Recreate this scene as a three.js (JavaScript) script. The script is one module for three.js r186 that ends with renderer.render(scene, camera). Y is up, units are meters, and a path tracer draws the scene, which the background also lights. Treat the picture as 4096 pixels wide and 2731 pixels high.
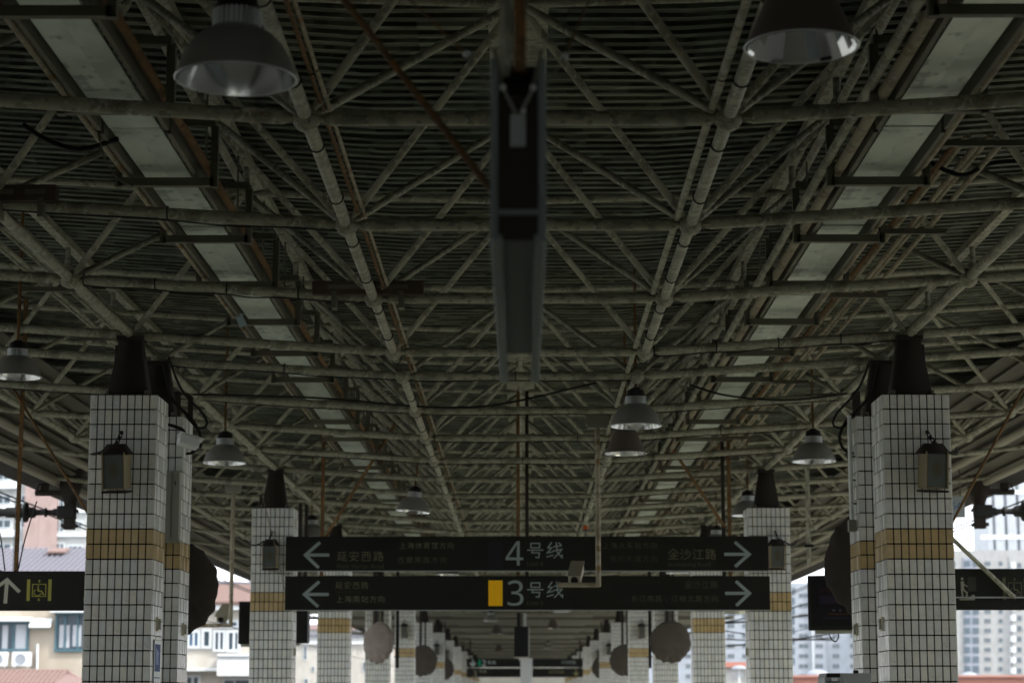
import * as THREE from 'three';
import { mergeGeometries } from 'three/addons/utils/BufferGeometryUtils.js';
import { RoundedBoxGeometry } from 'three/addons/geometries/RoundedBoxGeometry.js';

// ---------------------------------------------------------------- camera, sky, sun, exposure
const W = 4096, H = 2731, F = 8600, EYE = 1.6;
const scene = new THREE.Scene();
const camera = new THREE.PerspectiveCamera(2 * Math.atan(H / 2 / F) * 180 / Math.PI, W / H, 0.1, 4000);
camera.position.set(0, EYE, 0);
camera.rotation.order = 'YXZ';
camera.rotation.x = Math.atan(1424.5 / F);
camera.rotation.y = Math.atan(42 / F);
camera.focus = 12.5;
camera.userData.fStop = 3.8;
camera.updateMatrixWorld(true);
scene.add(camera);
scene.fog = new THREE.FogExp2(new THREE.Color(0.82, 0.9, 1), 0.00018);

const SKY_W = 64, SKY_H = 32, skyData = new Float32Array(SKY_W * SKY_H * 4);
for (let j = 0; j < SKY_H; j++) for (let i = 0; i < SKY_W; i++) {
  const el = Math.max(0, (j + 0.5) / SKY_H * 2 - 1), k = (j * SKY_W + i) * 4;   // bottom row first
  const v = 2.15 - 0.35 * el;
  skyData[k] = v * (0.955 - 0.05 * el); skyData[k + 1] = v * 0.985; skyData[k + 2] = v * (1.03 + 0.05 * el); skyData[k + 3] = 1;
}
const skyTex = new THREE.DataTexture(skyData, SKY_W, SKY_H, THREE.RGBAFormat, THREE.FloatType);
skyTex.mapping = THREE.EquirectangularReflectionMapping; skyTex.magFilter = THREE.LinearFilter; skyTex.minFilter = THREE.LinearFilter; skyTex.needsUpdate = true;
scene.background = skyTex; scene.environment = skyTex;

const sun = new THREE.DirectionalLight(new THREE.Color(1, 0.96, 0.89), 4);
sun.position.set(80, 90, 0); sun.target.position.set(0, 0, -40);
sun.castShadow = true; sun.shadow.radius = 10; sun.shadow.mapSize.set(2048, 2048);
Object.assign(sun.shadow.camera, { left: -160, right: 160, top: 160, bottom: -160, near: 1, far: 500 });
scene.add(sun, sun.target);

const renderer = new THREE.WebGLRenderer({ antialias: true });
renderer.setSize(1024, 682);
renderer.toneMapping = THREE.LinearToneMapping;
renderer.toneMappingExposure = 1.58;
renderer.shadowMap.enabled = true;

// ---------------------------------------------------------------- helpers
let seed = 20240611;
const rnd = () => { seed = (seed * 1664525 + 1013904223) >>> 0; return seed / 4294967296; };
const rr = (a, b) => a + (b - a) * rnd();
const V = (x, y, z) => new THREE.Vector3(x, y, z);
function ray(px, py) { return V((px - W / 2) / F, -(py - H / 2) / F, -1).applyQuaternion(camera.quaternion); }
function atD(px, py, d) { const r = ray(px, py); const t = -d / r.z; return V(r.x * t, EYE + r.y * t, -d); }          // at depth plane z = -d
function atH(px, py, y) { const r = ray(px, py); const t = (y - EYE) / r.y; return V(r.x * t, y, r.z * t); }          // at world height y
const taken = new Map();
function numbered(n) { const k = taken.get(n) || 0; taken.set(n, k + 1); return k ? `${n}_${String(k).padStart(3, '0')}` : n; }
function shade(o) { o.castShadow = true; o.receiveShadow = true; return o; }
function thing(name, label, category, pos = [0, 0, 0], turn = 0, group) {
  const o = new THREE.Group(); o.name = numbered(name); o.position.set(...pos); o.rotation.y = turn;
  o.userData = { label, category }; if (group) o.userData.group = group;
  scene.add(o); return o;
}
function part(name, geo, mat, parent, pos) {
  const m = shade(new THREE.Mesh(Array.isArray(geo) ? mergeGeometries(geo.map(plain)) : geo, mat)); m.name = name;
  if (pos) m.position.set(...pos);
  parent.add(m); return m;
}
function plain(g) { const o = g.index ? g.toNonIndexed() : g; for (const k of Object.keys(o.attributes)) if (!['position', 'normal', 'uv'].includes(k)) o.deleteAttribute(k); return o; }
function structure(name, geo, mat) { const m = part(numbered(name), geo, mat, scene); m.userData.kind = 'structure'; return m; }
function moved(g, x = 0, y = 0, z = 0, rx = 0, ry = 0, rz = 0) { const m = new THREE.Matrix4().makeRotationFromEuler(new THREE.Euler(rx, ry, rz)); m.setPosition(x, y, z); return g.clone().applyMatrix4(m); }
function boxUV(g) {            // uv in metres by dominant normal
  const p = g.attributes.position, n = g.attributes.normal, uv = new Float32Array(p.count * 2);
  for (let i = 0; i < p.count; i++) {
    const ax = Math.abs(n.getX(i)), ay = Math.abs(n.getY(i)), az = Math.abs(n.getZ(i));
    if (ax >= ay && ax >= az) { uv[2 * i] = p.getZ(i); uv[2 * i + 1] = p.getY(i); } else if (ay >= az) { uv[2 * i] = p.getX(i); uv[2 * i + 1] = p.getZ(i); } else { uv[2 * i] = p.getX(i); uv[2 * i + 1] = p.getY(i); }
  }
  g.setAttribute('uv', new THREE.BufferAttribute(uv, 2)); return g;
}
const boxCache = new Map();
function box(w, h, d, bev = 0) {
  const k = [w, h, d, bev].map((v) => v.toFixed(4)).join();
  if (!boxCache.has(k)) boxCache.set(k, boxUV(bev ? new RoundedBoxGeometry(w, h, d, 1, bev) : new THREE.BoxGeometry(w, h, d)));
  return boxCache.get(k);
}
const bx = (w, h, d, x, y, z, rx = 0, ry = 0, rz = 0, bev = 0) => moved(box(w, h, d, bev), x, y, z, rx, ry, rz);
const barCache = new Map();
// round bar along +Y from 0 to len; cone > 0 tapers both ends (bolt-ball truss member)
function barGeo(r, len, cone = 0, sides = 10) {
  len = Math.round(len * 200) / 200;
  const k = [r, len, cone, sides].join();
  if (barCache.has(k)) return barCache.get(k);
  const prof = cone ? [[0, r * 0.42], [cone * 0.45, r * 0.42], [cone, r], [cone + 0.012, r * 1.0], [len - cone, r], [len - cone * 0.45, r * 0.42], [len, r * 0.42]] : [[0, 0], [0, r], [len, r], [len, 0]];
  const pos = [], nor = [], uv = [], idx = [];
  const ph = rnd() * 5;
  for (let s = 0; s < prof.length - 1; s++) {
    const [y0, r0] = prof[s], [y1, r1] = prof[s + 1]; const ny = r0 - r1, nr = y1 - y0, l = Math.hypot(ny, nr) || 1, b = pos.length / 3;
    for (let i = 0; i <= sides; i++) {
      const a = i / sides * Math.PI * 2, c = Math.cos(a), sn = Math.sin(a);
      for (const [y, q] of [[y0, r0], [y1, r1]]) { pos.push(c * q, y, sn * q); nor.push(c * nr / l, ny / l, sn * nr / l); uv.push(i / sides * r * 6.28 + ph, y + ph); }
      if (i < sides) { const o = b + i * 2; idx.push(o, o + 1, o + 2, o + 2, o + 1, o + 3); }
    }
  }
  const g = new THREE.BufferGeometry();
  g.setAttribute('position', new THREE.Float32BufferAttribute(pos, 3)); g.setAttribute('normal', new THREE.Float32BufferAttribute(nor, 3)); g.setAttribute('uv', new THREE.Float32BufferAttribute(uv, 2)); g.setIndex(idx);
  barCache.set(k, g); return g;
}
const UP = V(0, 1, 0);
function barMatrix(a, b) { const q = new THREE.Quaternion().setFromUnitVectors(UP, b.clone().sub(a).normalize()); return new THREE.Matrix4().compose(a, q, V(1, 1, 1)); }
function barAt(a, b, r, cone = 0, sides = 8) { return barGeo(r, a.distanceTo(b), cone, sides).clone().applyMatrix4(barMatrix(a, b)); }
function barPart(name, a, b, r, mat, parent, cone = 0, sides = 10) { const m = part(name, barGeo(r, a.distanceTo(b), cone, sides), mat, parent); m.applyMatrix4(barMatrix(a, b)); return m; }
function squareBar(a, b, w, t = w) { const l = a.distanceTo(b); const g = boxUV(new THREE.BoxGeometry(w, l, t)); g.translate(0, l / 2, 0); return g.applyMatrix4(barMatrix(a, b)); }
function wire(pts, r, sides = 6, seg = 24) { return new THREE.TubeGeometry(new THREE.CatmullRomCurve3(pts), seg, r, sides, false); }
function sag(a, b, drop, n = 5) { const out = []; for (let i = 0; i <= n; i++) { const t = i / n; const p = a.clone().lerp(b, t); p.y -= drop * 4 * t * (1 - t); out.push(p); } return out; }

// ---------------------------------------------------------------- textures
function noiseGrid(n) { const g = new Float32Array(n * n); for (let i = 0; i < n * n; i++) g[i] = rnd(); return g; }
const NG = 64, grid = noiseGrid(NG);
function vnoise(x, y, per) {   // tileable with integer period per (<= 64)
  const xi = Math.floor(x), yi = Math.floor(y), fx = x - xi, fy = y - yi, u = fx * fx * (3 - 2 * fx), v = fy * fy * (3 - 2 * fy);
  const g = (a, b) => grid[(((b % per) + per) % per) * NG + (((a % per) + per) % per)];
  return (g(xi, yi) * (1 - u) + g(xi + 1, yi) * u) * (1 - v) + (g(xi, yi + 1) * (1 - u) + g(xi + 1, yi + 1) * u) * v;
}
function fbm(u, v, f, oct = 4, sx = 1, sy = 1) { let s = 0, a = 0.5, t = 0; for (let o = 0; o < oct; o++) { const q = Math.min(64, f * 2 ** o); s += a * vnoise(u * q * sx + o * 7, v * q * sy + o * 3, 64); t += a; a *= 0.5; } return s / t; }
function dataTex(n, fn, repeat = [1, 1], srgb = true) {
  const d = new Uint8Array(n * n * 4);
  for (let j = 0; j < n; j++) for (let i = 0; i < n; i++) { const c = fn(i / n, j / n), k = (j * n + i) * 4; for (let q = 0; q < 3; q++) d[k + q] = Math.max(0, Math.min(255, Math.round((srgb ? Math.pow(Math.max(0, c[q]), 1 / 2.2) : c[q]) * 255))); d[k + 3] = 255; }
  const t = new THREE.DataTexture(d, n, n); t.colorSpace = srgb ? THREE.SRGBColorSpace : THREE.NoColorSpace; t.wrapS = t.wrapT = THREE.RepeatWrapping; t.magFilter = THREE.LinearFilter; t.minFilter = THREE.LinearMipmapLinearFilter; t.generateMipmaps = true; t.repeat.set(...repeat); t.needsUpdate = true; return t;
}
const mix = (a, b, t) => a.map((v, i) => v + (b[i] - v) * t);
const step = (e0, e1, x) => { const t = Math.max(0, Math.min(1, (x - e0) / (e1 - e0))); return t * t * (3 - 2 * t); };
const peel = (base, dirt, rust, pale, rustAmount) => (u, v) => {
  const a = fbm(u, v, 8, 4), b = fbm(v + 0.3, u, 32, 2), c = fbm(u + 0.5, v + 0.2, 16, 3);
  let col = mix(base, dirt, step(0.42, 0.75, a) * 0.8);
  col = mix(col, pale, step(0.6, 0.7, b * 0.6 + c * 0.4) * 0.75);
  col = mix(col, dirt, step(0.62, 0.68, c) * 0.7);
  return mix(col, rust, step(rustAmount, rustAmount + 0.04, c * 0.5 + a * 0.5));
};
const T = {
  steel: dataTex(512, peel([0.328, 0.325, 0.242], [0.15, 0.15, 0.108], [0.2, 0.1, 0.045], [0.48, 0.475, 0.385], 0.74), [1.7, 1.7]),
  rusty: dataTex(256, peel([0.15, 0.085, 0.032], [0.085, 0.052, 0.024], [0.21, 0.1, 0.03], [0.2, 0.145, 0.075], 0.62), [1.3, 1.3]),
  conduit: dataTex(256, peel([0.3, 0.27, 0.19], [0.18, 0.14, 0.085], [0.22, 0.12, 0.04], [0.42, 0.39, 0.31], 0.66), [1.1, 1.1]),
  sheet: dataTex(512, (u, v) => {
    const a = fbm(u, v, 4, 4, 1, 6), b = fbm(v, u + 0.4, 24, 3, 1, 1), c = fbm(u + 0.2, v, 14, 4, 1, 4);
    let col = mix([0.072, 0.083, 0.057], [0.04, 0.047, 0.033], step(0.4, 0.7, a));
    col = mix(col, [0.165, 0.187, 0.142], step(0.53, 0.6, c) * 0.75);
    return mix(col, [0.03, 0.03, 0.022], step(0.6, 0.66, b) * 0.55);
  }, [0.3, 0.5]),
  tray: dataTex(512, (u, v) => {
    const a = fbm(u, v, 6, 4), b = fbm(u + 0.1, v + 0.3, 5, 5, 1, 3), c = fbm(v, u, 30, 3);
    const base = mix([0.46, 0.515, 0.43], [0.36, 0.405, 0.335], step(0.35, 0.7, a));
    return mix(base, [0.09, 0.1, 0.08], step(0.58, 0.72, b * 0.55 + c * 0.45) * 0.6);
  }, [0.9, 0.5]),
  cloth: dataTex(256, (u, v) => mix([0.055, 0.046, 0.035], [0.08, 0.068, 0.052], fbm(u, v, 8, 4)), [2, 2]),
  floor: dataTex(256, (u, v) => mix([0.38, 0.37, 0.285], [0.46, 0.445, 0.35], fbm(u, v, 16, 4)), [0.5, 0.5]),
  ground: dataTex(256, (u, v) => mix([0.07, 0.07, 0.062], [0.13, 0.128, 0.115], fbm(u, v, 12, 4)), [0.05, 0.05]),
  render: dataTex(256, (u, v) => mix([0.94, 0.94, 0.94], [0.82, 0.81, 0.79], step(0.35, 0.75, fbm(u, v, 8, 4, 2, 1))), [0.08, 0.08]),
};
const std = (o) => new THREE.MeshPhysicalMaterial({ roughness: 0.7, specularIntensity: 0.3, ...o });   // dusty, matt surfaces; glazed ones set their own gloss
const col = (r, g, b) => new THREE.Color().setRGB(r, g, b);
const M = {
  steel: std({ map: T.steel, roughness: 0.62, bumpMap: T.steel, bumpScale: 0.002 }),
  rusty: std({ map: T.rusty, roughness: 0.85 }),
  conduit: std({ map: T.conduit, roughness: 0.75 }),
  sheet: std({ map: T.sheet, roughness: 0.7 }),
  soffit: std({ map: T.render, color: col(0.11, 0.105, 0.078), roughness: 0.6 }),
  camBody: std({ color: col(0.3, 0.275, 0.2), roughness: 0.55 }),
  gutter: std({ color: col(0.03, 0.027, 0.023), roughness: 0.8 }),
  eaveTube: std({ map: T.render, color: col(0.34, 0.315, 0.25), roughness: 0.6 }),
  tray: std({ map: T.tray, roughness: 0.42, metalness: 0.25 }),
  headBrown: std({ color: col(0.03, 0.025, 0.019), roughness: 0.75 }),
  grout: std({ color: col(0.02, 0.019, 0.015), roughness: 0.95, specularIntensity: 0.1 }),
  bracket: std({ color: col(0.13, 0.127, 0.095), roughness: 0.7 }),
  black: std({ color: col(0.012, 0.012, 0.011), roughness: 0.5 }),
  cable: std({ color: col(0.02, 0.02, 0.018), roughness: 0.65 }),
  signBlack: new THREE.MeshPhysicalMaterial({ color: col(0.009, 0.009, 0.007), roughness: 0.65, specularIntensity: 0.35 }),
  lampBrown: std({ color: col(0.12, 0.1, 0.08), roughness: 0.5, metalness: 0.2 }),
  lampGrey: std({ color: col(0.17, 0.167, 0.145), roughness: 0.4, specularIntensity: 0.8 }),
  reflector: std({ color: col(0.9, 0.92, 0.92), roughness: 0.18, metalness: 1, side: THREE.DoubleSide }),
  facetReflector: std({ color: col(0.92, 0.93, 0.92), roughness: 0.07, metalness: 1, side: THREE.DoubleSide }),
  alu: std({ color: col(0.6, 0.62, 0.6), roughness: 0.4, metalness: 0.35 }),
  greySteel: std({ color: col(0.3, 0.32, 0.31), roughness: 0.5 }),
  boxGrey: std({ color: col(0.25, 0.25, 0.2), roughness: 0.55 }),
  blueAlu: std({ color: col(0.17, 0.195, 0.19), roughness: 0.6 }),
  cream: std({ color: col(0.62, 0.58, 0.44), roughness: 0.5 }),
  white: std({ color: col(0.72, 0.73, 0.7), roughness: 0.45 }),
  speakerSide: std({ color: col(0.23, 0.19, 0.11), roughness: 0.6 }),
  speakerCloth: std({ map: dataTex(128, (u, v) => mix([0.085, 0.095, 0.085], [0.075, 0.07, 0.042], step(0.1, 0.42, 0.5 - Math.hypot(u - 0.5, v - 0.55) + 0.12 * (fbm(u, v, 8, 3) - 0.5))), [1, 1]), roughness: 0.9 }),
  cloth: std({ map: T.cloth, roughness: 0.92 }),
  clothPale: std({ map: T.cloth, color: col(2.6, 2.55, 2.7), roughness: 0.9 }),
  clothDark: std({ map: T.cloth, color: col(0.5, 0.48, 0.46), roughness: 0.92 }),
  floor: std({ map: T.floor, roughness: 0.45 }),
  ground: std({ map: T.ground, roughness: 0.9 }),
};
T.glaze = dataTex(512, (u, v) => { const a = fbm(u, v, 16, 4), b = fbm(u, v + 0.2, 32, 3, 2, 0.35), c = fbm(v, u, 50, 2); let k = mix([1, 1, 1], [0.92, 0.92, 0.9], step(0.4, 0.75, a)); k = mix(k, [0.82, 0.8, 0.75], step(0.6, 0.78, b) * 0.6); return mix(k, [0.55, 0.52, 0.45], step(0.71, 0.77, c * 0.7 + a * 0.3) * 0.5); }, [1.7, 1.7]);
const tileWhite = [[0.62, 0.625, 0.57], [0.56, 0.57, 0.52], [0.66, 0.655, 0.6], [0.585, 0.595, 0.565], [0.63, 0.62, 0.55]].map((c, i) => std({ color: col(...c), map: T.glaze, specularIntensity: 0.9, roughness: 0.16 + i * 0.05 }));
const tileYellow = [[0.47, 0.345, 0.16], [0.43, 0.315, 0.145], [0.5, 0.375, 0.185], [0.45, 0.325, 0.14]].map((c, i) => std({ color: col(...c), map: T.glaze, specularIntensity: 0.9, roughness: 0.16 + i * 0.05 }));

// ---------------------------------------------------------------- ground, platform, tracks
{
  const g = new THREE.PlaneGeometry(3000, 3000).rotateX(-Math.PI / 2); const p = g.attributes.position, uv = g.attributes.uv;
  for (let i = 0; i < p.count; i++) uv.setXY(i, p.getX(i), p.getZ(i));
  structure('ground', moved(g, 0, -9, -600), M.ground);
  structure('platform', bx(8.6, 1.1, 190, 0, -0.55, -60), M.floor);
  for (const s of [-1, 1]) {
    structure('track_bed', bx(5.4, 1.2, 260, s * 7.01, -1.71, -60), std({ map: T.ground, color: col(1.1, 1.05, 0.95), roughness: 0.95 }));
    for (const x of [6.3, 7.735]) structure('rail', bx(0.07, 0.16, 260, s * x, -1.03, -60), M.greySteel);
    structure('viaduct_parapet', bx(0.25, 2.0, 260, s * 9.84, -1.2, -60), std({ color: col(0.4, 0.39, 0.36) }));
  }
}

for (const s of [-1, 1]) structure('side_light_blocker', bx(6, 15, 22, s * 9.7, -1.4, 2), std({ color: col(0.3, 0.29, 0.26) }));   // unseen blocks, added to keep side light off the near canopy

for (const [z, l] of [[-68, 30], [-108, 36]]) structure('floor_bounce_blocker', bx(4.2, 1.1, l, 0, 0.552, z), std({ color: col(0.1, 0.095, 0.085), roughness: 0.5 }));   // unseen dark boxes, added over the far floor to cut its bounce light

// ---------------------------------------------------------------- canopy (space frame + corrugated sheets), two bays split by an expansion joint
const rise = (x) => Math.max(0, Math.abs(x) - 0.86) * 0.065;
const yBot = (x) => EYE + 2.33 + rise(x), yTop = (x) => EYE + 3.15 + rise(x), ySheet = (x) => EYE + 3.38 + rise(x);
const XB = [-4.46, -2.66, -0.86, 0.86, 2.66, 4.46], XT = [-5.36, -3.56, -1.76, 0, 1.76, 3.56, 5.36], XC = -0.02;
const nearBars = []; for (let k = 0; k < 15; k++) nearBars.push(14.5 - 2 * k);
const farBars = []; for (let k = 0; k <= 8; k++) farBars.push(15.62 + 1.9 * k); while (farBars[farBars.length - 1] < 59) farBars.push(farBars[farBars.length - 1] + 1.86);
const PITCH = 0.14;
function sheetGeo(x0, x1, d0, d1, y0) {        // corrugated sheet, ribs along x
  const n = Math.max(1, Math.round(Math.abs(d1 - d0) / PITCH)) , pz = (d1 - d0) / n, prof = [];
  for (let i = 0; i < n; i++) { const j = y0 + rr(-0.001, 0.001); prof.push([d0 + i * pz, j], [d0 + (i + 0.46) * pz, j], [d0 + (i + 0.52) * pz, j + 0.075], [d0 + (i + 0.94) * pz, j + 0.075]); }
  prof.push([d1, y0]);
  const pos = [], uv = [], idx = [], xs = Math.sign(x0 + x1) > 0 ? [x0, Math.max(x0, 0.86), x1] : [x0, Math.min(x1, -0.86), x1], o = rnd() * 4;
  for (let s = 0; s < prof.length - 1; s++) {
    const b = pos.length / 3;
    for (const [z, y] of [prof[s], prof[s + 1]]) for (const x of xs) { pos.push(x, y + ySheet(x), -z); uv.push(x + o, z * 1.6 + o); }
    for (let q = 0; q < 2; q++) idx.push(b + q, b + q + 1, b + q + 3, b + q + 1, b + q + 4, b + q + 3);
  }
  const g = new THREE.BufferGeometry(); g.setAttribute('position', new THREE.Float32BufferAttribute(pos, 3)); g.setAttribute('uv', new THREE.Float32BufferAttribute(uv, 2)); g.setIndex(idx);
  const f = g.toNonIndexed(); f.computeVertexNormals(); return f;
}
const sheetMat = [M.sheet, std({ map: T.sheet, color: col(0.85, 0.87, 0.84), roughness: 0.7 }), std({ map: T.sheet, color: col(1.15, 1.12, 1.02), roughness: 0.7 })];
for (const m of sheetMat) m.side = THREE.DoubleSide;
M.soffit.side = THREE.DoubleSide;
function collect(parent) {            // first 300 of a name become parts, the rest one part of kind stuff
  const lists = new Map();
  return {
    add(name, d, geo, matrix, mat) { if (!lists.has(name)) lists.set(name, []); lists.get(name).push({ d: d < 4 ? 500 - d : d, geo, matrix, mat }); },
    done() {
      for (const [name, list] of lists) {
        list.sort((a, b) => a.d - b.d); const rest = new Map();
        list.forEach((it, i) => {
          if (i < 300 && it.d < 400) { const m = part(name, it.geo, it.mat, parent); if (it.matrix) m.applyMatrix4(it.matrix); } else { if (!rest.has(it.mat)) rest.set(it.mat, []); const g = plain(it.geo.clone()); if (it.matrix) g.applyMatrix4(it.matrix); rest.get(it.mat).push(g); }
        });
        for (const [mat, gs] of rest) { const m = part(name, mergeGeometries(gs), mat, parent); m.userData.kind = 'stuff'; }
      }
    },
  };
}
const ballGeo = new THREE.SphereGeometry(0.058, 14, 10), ballTop = new THREE.SphereGeometry(0.048, 8, 6);
function canopy(label, bars, dStart, dEnd) {
  const root = thing('platform_canopy', label, 'canopy', [XC, 0, 0]);
  const C = collect(root), n = bars.length;
  const tube = (name, a, b, r) => C.add(name, Math.min(-a.z, -b.z), barGeo(r, a.distanceTo(b), 0.1), barMatrix(a, b), M.steel);
  const B = (i, x) => V(x, yBot(x), -bars[i]), tz = (i) => (bars[i] + bars[i + 1]) / 2, Tn = (i, x) => V(x, yTop(x), -tz(i));
  for (let i = 0; i < n; i++) {
    for (let q = 0; q < XB.length; q++) {
      const p = B(i, XB[q]); C.add('node_ball', bars[i], ballGeo, new THREE.Matrix4().setPosition(p), M.steel);
      if (q + 1 < XB.length) tube('bottom_cross_chord', p, B(i, XB[q + 1]), 0.0315);
      if (i + 1 < n) tube('bottom_long_chord', p, B(i + 1, XB[q]), 0.03);
      for (const s of [0, 1]) for (const k of [i - 1, i]) if (k >= 0 && k + 1 < n) tube('diagonal_brace', p, Tn(k, XT[q + s]), 0.0195);
    }
    if (i + 1 < n) for (let q = 0; q < XT.length; q++) {
      const p = Tn(i, XT[q]); C.add('top_node_ball', tz(i), ballTop, new THREE.Matrix4().setPosition(p), M.steel);
      C.add('purlin_post', tz(i), barGeo(0.022, 0.17), barMatrix(p, V(p.x, p.y + 0.17, p.z)), M.steel);
      if (q + 1 < XT.length) tube('top_cross_chord', p, Tn(i, XT[q + 1]), 0.026);
      if (i + 2 < n) tube('top_long_chord', p, Tn(i + 1, XT[q]), 0.025);
    }
  }
  const lo = Math.min(dStart, dEnd), hi = Math.max(dStart, dEnd);
  for (const x of XT) for (let d = lo; d < hi - 0.01; d += 6) { const e = Math.min(hi, d + 6); C.add('purlin', d, boxUV(new THREE.BoxGeometry(0.07, 0.06, e - d - 0.01)), new THREE.Matrix4().setPosition(x, yTop(x) + 0.2, -(d + e) / 2), M.steel); }
  for (let d = lo, k = 0; d < hi - 0.01; d += 1.82, k++) for (const s of [-1, 1]) {
    const e = Math.min(hi, d + 1.82), l = k % 2 * 0.006;
    C.add('roof_sheet', d, s < 0 ? sheetGeo(-6.45, -0.06, d, e + 0.14, l) : sheetGeo(0.06, 6.45, d, e + 0.14, l), null, sheetMat[Math.floor(rnd() * 3)]);
  }
  C.add('valley_gutter', lo, bx(0.3, 0.02, hi - lo, 0, ySheet(0) - 0.045, -(lo + hi) / 2), null, M.steel);
  // eave: sloping ribbed soffit, edge tubes, gutter box and fascia
  for (const s of [-1, 1]) {
    const X = [4.75, 5.95], Y = [EYE + 3.3, EYE + 2.78], ribs = 7;
    for (let d = lo; d < hi - 0.01; d += 6) {
      const e = Math.min(hi, d + 6), gs = [];
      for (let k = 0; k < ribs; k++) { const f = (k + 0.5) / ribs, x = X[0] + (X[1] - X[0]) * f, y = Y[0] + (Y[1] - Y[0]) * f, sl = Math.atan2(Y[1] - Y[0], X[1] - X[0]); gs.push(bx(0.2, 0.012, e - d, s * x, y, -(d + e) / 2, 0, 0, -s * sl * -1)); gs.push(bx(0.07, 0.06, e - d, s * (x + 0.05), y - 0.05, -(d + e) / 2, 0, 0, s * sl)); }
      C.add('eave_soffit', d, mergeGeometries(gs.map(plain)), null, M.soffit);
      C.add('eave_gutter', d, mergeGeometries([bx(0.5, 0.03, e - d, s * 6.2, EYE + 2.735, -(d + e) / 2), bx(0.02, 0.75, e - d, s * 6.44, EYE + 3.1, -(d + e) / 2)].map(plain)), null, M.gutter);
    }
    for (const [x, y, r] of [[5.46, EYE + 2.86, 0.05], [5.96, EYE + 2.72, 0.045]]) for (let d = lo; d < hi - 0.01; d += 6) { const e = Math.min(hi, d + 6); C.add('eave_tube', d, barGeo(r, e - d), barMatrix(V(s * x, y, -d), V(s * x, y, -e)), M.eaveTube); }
    for (let i = 0; i < n; i += 2) { const a = V(s * 4.46, yBot(4.46), -bars[i]), b = V(s * 5.9, EYE + 2.74, -bars[i]); C.add('eave_strut', bars[i], barGeo(0.026, a.distanceTo(b), 0.08), barMatrix(a, b), M.steel); }
  }
  C.done();
  return root;
}
canopy('pipe space-frame canopy with corrugated roof in front of the expansion joint', nearBars, -60, 15.05);
canopy('pipe space-frame canopy with corrugated roof running on past the expansion joint', farBars, 15.055, 61.6);
{
  const t = thing('hall_ceiling', 'flat grey-brown panelled ceiling over the far end of the platform beyond the pipe truss', 'ceiling', [XC, 0, 0]), pm = [0, 1, 2].map((k) => std({ map: T.render, color: col(0.22 + k * 0.025, 0.22 + k * 0.025, 0.185 + k * 0.02), roughness: 0.8 }));
  for (let d = 61.7; d < 139; d += 2.58) for (let k = -3; k <= 2; k++) { const xm = (k + 0.5) * 2.1; part('ceiling_panel', bx(2.06, 0.03, 2.52, xm, yBot(xm) + 0.02, -(d + 1.29), 0, 0, Math.sign(xm) * (Math.abs(xm) > 1.2 ? 0.065 : 0)), pm[Math.floor(rnd() * 3)], t); }
  for (let d = 64.28; d < 139; d += 7.74) part('cross_beam', bx(12.6, 0.1, 0.12, 0, yBot(0.9) - 0.0, -d), M.bracket, t);
  part('roof_deck', bx(12.9, 0.3, 77.6, 0, EYE + 3.05, -100.4), M.steel, t);
  part('end_panel', bx(12.9, 1.75, 0.06, 0, EYE + 3.22, -61.68), M.steel, t);
  for (const s of [-1, 1]) part('fascia', bx(0.06, 0.75, 77.6, s * 6.44, EYE + 3.0, -100.4), M.gutter, t);
}

// ---------------------------------------------------------------- tiled columns
const tileGeo = box(0.0422, 0.0918, 0.01, 0.002), ROWS = 36;
const tileVariants = []; for (let k = 0; k < 10; k++) { const g = tileGeo.clone(), uv = g.attributes.uv, a = rnd() * 3, b = rnd() * 3; for (let i = 0; i < uv.count; i++) uv.setXY(i, uv.getX(i) + a, uv.getY(i) + b); tileVariants.push(g); }
function column(side, d, label, singles, group, extra = {}) {
  const x = side * 2.655 + XC, t = thing('tiled_column', label, 'column', [x, 0, -d], 0, group), top = 3.605, half = 0.22;
  part('core', bx(0.44, top - 0.002, 0.44, 0, (top - 0.002) / 2, 0), M.grout, t);
  const rest = new Map(), put = (m, g) => { if (!rest.has(m)) rest.set(m, []); rest.get(m).push(g); };
  for (let r = 0; r < ROWS; r++) {
    const y = top - 0.05 - r * 0.1, yellow = r === 9 || r === 10, pool = yellow ? tileYellow : tileWhite;
    for (let c = 0; c < 9; c++) {
      const u = (c - 4) * 0.0497, m = pool[Math.floor(rnd() * pool.length)];
      if (singles && r < 21) { const p = part('tile', tileVariants[Math.floor(rnd() * 10)], m, t, [u + rr(-5e-4, 5e-4), y, half + rr(0, 0.0015)]); p.rotation.set(rr(-0.01, 0.01), rr(-0.014, 0.014), rr(-0.004, 0.004)); } else put(m, moved(tileGeo, u, y, half));
      put(pool[Math.floor(rnd() * pool.length)], moved(box(0.0475, 0.0945, 0.01, 0.001), half, y, u, 0, Math.PI / 2, 0));
      put(pool[Math.floor(rnd() * pool.length)], moved(box(0.0475, 0.0945, 0.01, 0.001), -half, y, u, 0, Math.PI / 2, 0));
    }
  }
  for (const [m, gs] of rest) { const p = part('tile_facing', mergeGeometries(gs.map(plain)), m, t); p.userData.kind = 'stuff'; }
  // steel head up to the truss node
  const hy = yBot(2.66) - 0.03, hh = hy - top, head = new THREE.CylinderGeometry(0.1, 0.19, hh, 4, 1).rotateY(Math.PI / 4);
  part('steel_head', [moved(head, 0, (hy + top) / 2, 0), bx(0.3, 0.016, 0.3, 0, top + 0.008, 0), bx(0.18, 0.03, 0.18, 0, hy, 0)], M.headBrown, t);
  for (const qx of [-0.12, 0.12]) for (const qz of [-0.12, 0.12]) part('bolt', moved(new THREE.CylinderGeometry(0.014, 0.014, 0.03, 6), qx * 1.1, top + 0.025, qz * 1.1), M.bracket, t);
  return t;
}
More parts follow.
